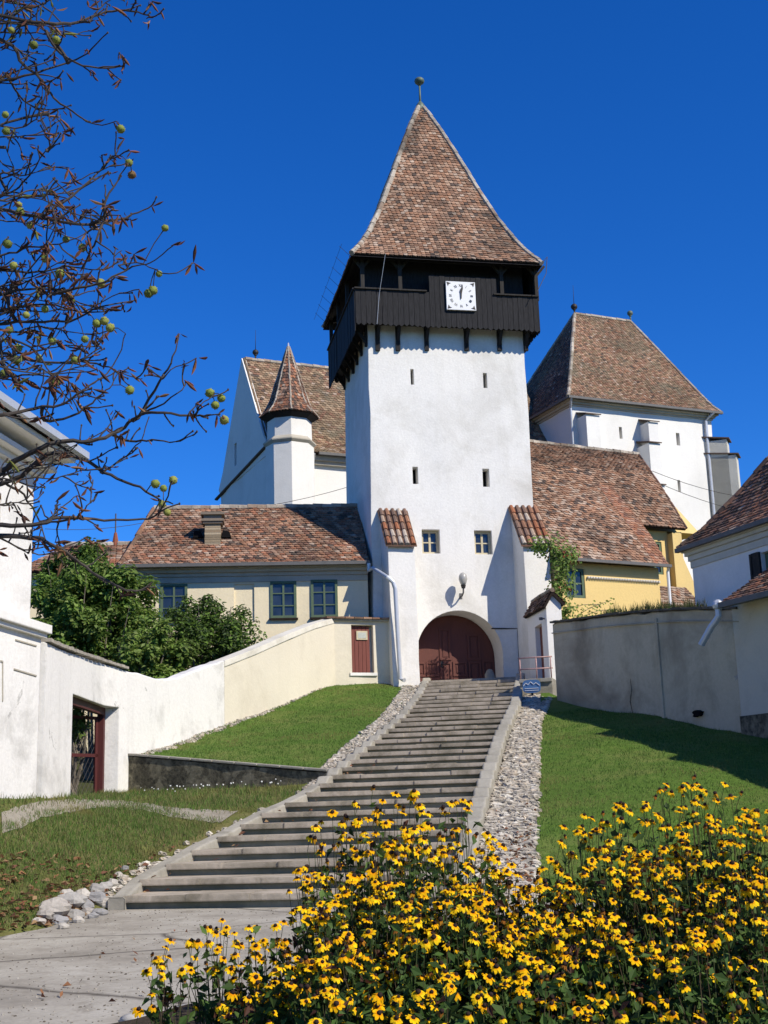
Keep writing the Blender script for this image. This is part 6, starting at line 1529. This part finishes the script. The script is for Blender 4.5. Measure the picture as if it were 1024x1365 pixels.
# spiny fruit: one mesh, copied
hm = MB(); hr_ = .025
HC = [(0.30, 0.34, 0.07), (0.36, 0.38, 0.09), (0.24, 0.29, 0.05)]
def huskmesh(cols):
    h_ = MB(); h_.ball((0, 0, 0), hr_, 12, 9, 0, cols, 1, 1, 1.06, .03)
    for i in range(46):
        d = rdir(); s_ = d.orthogonal().normalized()*.003; t_ = d.cross(s_)
        h_.add([d*hr_*.95+s_, d*hr_*.95-s_*.5+t_*.8, d*hr_*.95-s_*.5-t_*.8, d*hr_*1.25], [(0, 1, 3), (1, 2, 3), (2, 0, 3)], 0, tuple(x*1.15 for x in cols))
    return h_
HS = [(7, 153, 0), (8, 175, 2), (161, 172, 0), (172, 217, 0), (176, 233, 3), (220, 304, 0), (88, 319, 0), (18, 354, 1), (80, 365, 0), (134, 377, 1), (212, 365, 0), (204, 387, 0), (198, 391, 2), (25, 273, 1), (27, 282, 0), (129, 431, 0), (139, 428, 1), (147, 437, 1), (113, 452, 0), (24, 464, 1), (22, 480, 2), (52, 477, 1), (173, 520, 0), (73, 509, 2), (280, 524, 0), (295, 531, 0), (287, 540, 0), (299, 560, 1), (207, 645, 0), (218, 651, 0), (216, 672, 1), (223, 683, 1), (231, 640, 1), (75, 53, 0), (5, 498, 2), (60, 412, 0), (40, 300, 1), (10, 325, 2), (60, 345, 0), (35, 420, 1), (95, 400, 2), (70, 455, 0), (12, 440, 2), (110, 330, 1), (45, 60, 2), (15, 40, 1), (100, 480, 0)]
HM = [(0.21, 0.245, 0.045), (0.26, 0.27, 0.06), (0.13, 0.16, 0.03), (0.17, 0.10, 0.035)]
hp = []
for c in HM:
    o = huskmesh(c).build('fruit', M['husk'], ch, True, local=True); hp.append(o)
used_ = set(); st_ = MB()
for (x, y, k) in HS:
    p = at(x, y, 6.5); src = hp[k]
    o = src if k not in used_ else src.copy()
    if k in used_: S.collection.objects.link(o); o.parent = ch
    used_.add(k); o.location = p-ch.location; s_ = U(.72, 1.0); o.scale = (s_, s_, s_); o.rotation_euler = (U(0, 6), U(0, 6), U(0, 6))
    # fruit stalk to the closest twig end
    e = min(limbpts, key=lambda q: (q-p).length)
    if (e-p).length < .35: st_.tube([p, p.lerp(e, .5)+Vector((0, 0, .015)), e], .003, 4)
st_.build('fruit_stalks', M['bark'], ch)
# ================================================================== BLACK-EYED YELLOW FLOWERS IN THE FOREGROUND
FRG = random.Random(5)
def FU(a, b): return FRG.uniform(a, b)
def flowermesh(col, R_, droop, npet=8, ragged=.12):
    m_ = MB()
    for i in range(npet):
        a = 2*pi*i/npet+FU(-.12, .12); L_ = R_*FU(1-ragged, 1.05); dr = droop+FU(-.2, .2); w_ = R_*FU(.42, .54)
        d = Vector((cos(a), sin(a), 0)); s_ = Vector((-sin(a), cos(a), 0)); k = FU(.85, 1.12); V = []
        for f, ww in ((.16, .35), (.5, 1.0), (.82, .9), (1.0, .3)):
            z = -dr*L_*f*f*.9+.004; tw = FU(-.1, .1)*w_
            q = d*L_*f*(1-dr*.18*f)+Vector((0, 0, z)); V += [q-s_*w_*.5*ww+Vector((0, 0, tw)), q+s_*w_*.5*ww-Vector((0, 0, tw))]
        m_.add(V, [(0, 1, 3, 2)], 0, (col[0]*k, col[1]*k*.72, col[2])); b4 = len(m_.v)-8
        for j in (1, 2): m_.f.append(tuple(b4+x for x in (j*2, j*2+1, j*2+3, j*2+2))); m_.m.append(0); m_.c.append(tuple(x*k for x in col))
    return m_
def conemesh(r):
    m_ = MB(); m_.ball((0, 0, r*.5), r, 9, 6, 0, (0.028, 0.014, 0.010), 1, 1, .95, .06); return m_
YC = [(0.90, 0.54, 0.007), (0.92, 0.61, 0.012), (0.88, 0.48, 0.005)]
proto = []
for i in range(12):
    if i < 9: pm = flowermesh(YC[i % 3], FU(.037, .046), [.35, .55, .8, .25, .65][i % 5], 8 if i % 4 else 9)
    else: pm = flowermesh([(0.45, 0.2, 0.02), (0.5, 0.26, 0.015), (0.3, 0.12, 0.02)][i-9], FU(.026, .032), 1.3, 7, .4)
    fo = pm.build('flower', M['petal'], None, False, local=True); co2 = conemesh(FU(.0125, .0155)).build('flower_cone', M['cone'], fo, True, local=True)
    proto.append((fo, co2))
firstuse = set()
G_ = [(0.055, 0.11, 0.02), (0.075, 0.145, 0.03), (0.105, 0.18, 0.042), (0.042, 0.08, 0.016)]
def plant(px, py, Y, r, nf, dense, lab, dead=.17, group='yellow flowering plants in the foreground bed'):
    c = at(px, py-(26 if nf > 20 else 8), Y); gz = pathz(Y)+.08
    t = thing('coneflower_plant', lab, 'flowering plant', (c.x, c.y, gz), group)
    st = MB(); lf = MB(); H_ = c.z-gz; anchors = []
    nf = int(nf*(2.35 if Y > 7.35 else 1.15))
    for i in range(nf):
        for tr in range(8):
            a = FU(0, 6.283); d = r*sqrt(FRG.random()); x, y = d*cos(a), d*sin(a)*1.0
            low = FRG.random()**1.6*.5*H_ if FRG.random() < .62 else FRG.random()**2*.14
            z = H_*(1-.34*(d/r)**2)-low
            P_ = Vector((c.x+x*(1+.25*low), c.y+y, gz+max(.18, z)))
            if all((P_-q).length > .033 for q in anchors): break
        anchors.append(P_)
        k = FRG.randrange(9) if FRG.random() > dead else 9+FRG.randrange(3)
        fo, co2 = proto[k]
        if k in firstuse: o = fo.copy(); cc = co2.copy(); S.collection.objects.link(o); S.collection.objects.link(cc); cc.parent = o
        else: o, cc = fo, co2; firstuse.add(k)
        o.parent = t; o.location = P_-t.location
        n_ = (Vector((.25, -.42, 1.0))+Vector((FU(-.5, .5), FU(-.55, .35), 0))+Vector((x, y, 0))*.5/r*.6).normalized()
        o.rotation_euler = n_.to_track_quat('Z', 'Y').to_euler(); o.rotation_euler.rotate_axis('Z', FU(0, 6)); s_ = FU(.66, 1.04); o.scale = (s_, s_, s_)
        b = Vector((c.x+x*.35+FU(-.05, .05), c.y+y*.35+FU(-.05, .05), gz-.05)); m1 = b.lerp(P_, .5)+Vector((x, y, 0))*.12; m2 = P_-n_*.06-Vector((0, 0, .04))
        g = shade(random_choice([(0.05, 0.06, 0.018), (0.07, 0.05, 0.025), (0.05, 0.075, 0.02)]))
        st.tube([b, m1, m2, P_-n_*.002], [.0045, .0035, .0024, .002], 4, 0, g)
        for j in range(dense):
            f = FRG.random()**.9*.95
            q = b.lerp(m1, f*2) if f < .5 else m1.lerp(P_, f*2-1)
            leafq(lf, q+rdir()*.015, FU(.06, .125)*(1.3-f*.6), FU(.016, .032)*(1.2-f*.5), Vector((FU(-.9, .9), FU(-1.2, .6), FU(.1, 1.0))), G_, None if FRG.random() > .06 else shade((0.12, 0.05, 0.03)), .35)
    st.build('stems', M['stem'], t); lf.build('leaves', M['leaf'], t)
A1 = 'bushy yellow black-eyed flower plant in the dense clump before the steps'
A2 = 'bushy yellow black-eyed flower plant in the dense clump before the right lawn'
PL = [(515, 1058, 8.8, .42, 30, 8, A1), (600, 1084, 8.5, .40, 34, 9, A1), (450, 1108, 8.8, .34, 24, 8, A1), (648, 1160, 8.3, .36, 30, 10, A1), (560, 1122, 8.1, .40, 36, 10, A1), (430, 1170, 8.5, .32, 26, 9, A1),
      (490, 1180, 7.9, .42, 38, 11, A1), (600, 1200, 7.7, .42, 38, 12, A1), (540, 1245, 7.3, .42, 36, 13, A1), (430, 1268, 7.5, .34, 30, 12, A1), (650, 1262, 7.3, .36, 32, 13, A1), (480, 1320, 6.9, .36, 26, 14, A1), (590, 1330, 6.8, .36, 24, 14, A1),
      (350, 1235, 8.3, .26, 18, 8, 'loose yellow flower plant between the dense clump and the thin plants by the path'),
      (290, 1225, 8.5, .22, 12, 6, 'thin yellow flower plant standing before the lowest step'),
      (225, 1255, 8.4, .18, 9, 5, 'sparse yellow flower plant farthest left, leaning over the concrete path'),
      (345, 1310, 7.6, .26, 14, 9, 'low leafy yellow flower plant at the stone edge of the bed'),
      (905, 1048, 8.7, .36, 26, 8, A2), (845, 1075, 8.5, .38, 30, 9, A2), (965, 1070, 8.4, .38, 32, 9, A2), (775, 1108, 8.7, .34, 26, 9, A2), (1010, 1105, 8.0, .38, 32, 10, A2), (1060, 1090, 8.3, .4, 26, 9, A2), (735, 1180, 8.3, .32, 28, 10, A2), (820, 1150, 8.1, .42, 36, 11, A2),
      (905, 1150, 7.9, .42, 36, 11, A2), (1000, 1190, 7.4, .4, 32, 12, A2), (700, 1240, 7.7, .36, 32, 13, A2), (775, 1232, 7.5, .4, 34, 13, A2), (865, 1240, 7.2, .4, 30, 13, A2), (950, 1265, 6.9, .36, 24, 14, A2), (710, 1310, 6.9, .34, 24, 14, A2), (820, 1320, 6.7, .36, 20, 14, A2), (1030, 1280, 6.8, .36, 20, 14, A2), (920, 1345, 6.5, .34, 14, 14, A2),
      (1110, 1120, 8.0, .4, 26, 10, A2), (1150, 1095, 8.7, .4, 24, 9, A2), (1130, 1230, 7.3, .4, 26, 12, A2), (1210, 1160, 8.2, .4, 22, 9, A2), (1250, 1250, 7.6, .4, 20, 10, A2)]
def rowname(p): return 'back' if p[2] >= 8.25 else 'middle' if p[2] >= 7.6 else 'front'
for p in PL:
    lab = p[6]
    if lab in (A1, A2):
        same = sorted(q[0] for q in PL if q[6] == lab and rowname(q) == rowname(p))
        lab = 'yellow black-eyed flower plant, %s from left in the %s row of the %s clump' % (ORD[same.index(p[0])], rowname(p), 'left' if p[6] == A1 else 'right')
    plant(*p[:6], lab)
plant(722, 1196, 8.1, .26, 26, 9, 'withered flower plant with mostly brown dried heads between the two yellow clumps, farther one', .75)
plant(740, 1292, 7.2, .26, 24, 10, 'withered flower plant with mostly brown dried heads between the two yellow clumps, nearer one', .7)
# edging stones of the bed
EDG = ((255, 1349, .10), (285, 1345, .08), (312, 1338, .10), (340, 1332, .08), (365, 1325, .11), (395, 1318, .09), (232, 1352, .07), (205, 1356, .09), (180, 1361, .08), (420, 1311, .08), (445, 1305, .1))
for i, (px, py, r) in enumerate(EDG):
    p = pz(px, py); m_ = MB(); m_.ball(p+Vector((0, 0, r*.15)), r, 9, 7, 0, shade((0.42, 0.40, 0.36)), 1.4, .9, .5, .12)
    tag(m_.build('edging_stone', M['stone'], None, True), 'flat pale edging stone, %s from the left along the flower bed border' % ORD[sorted(EDG).index((px, py, r))], 'stone', 'edging stones of the flower bed')
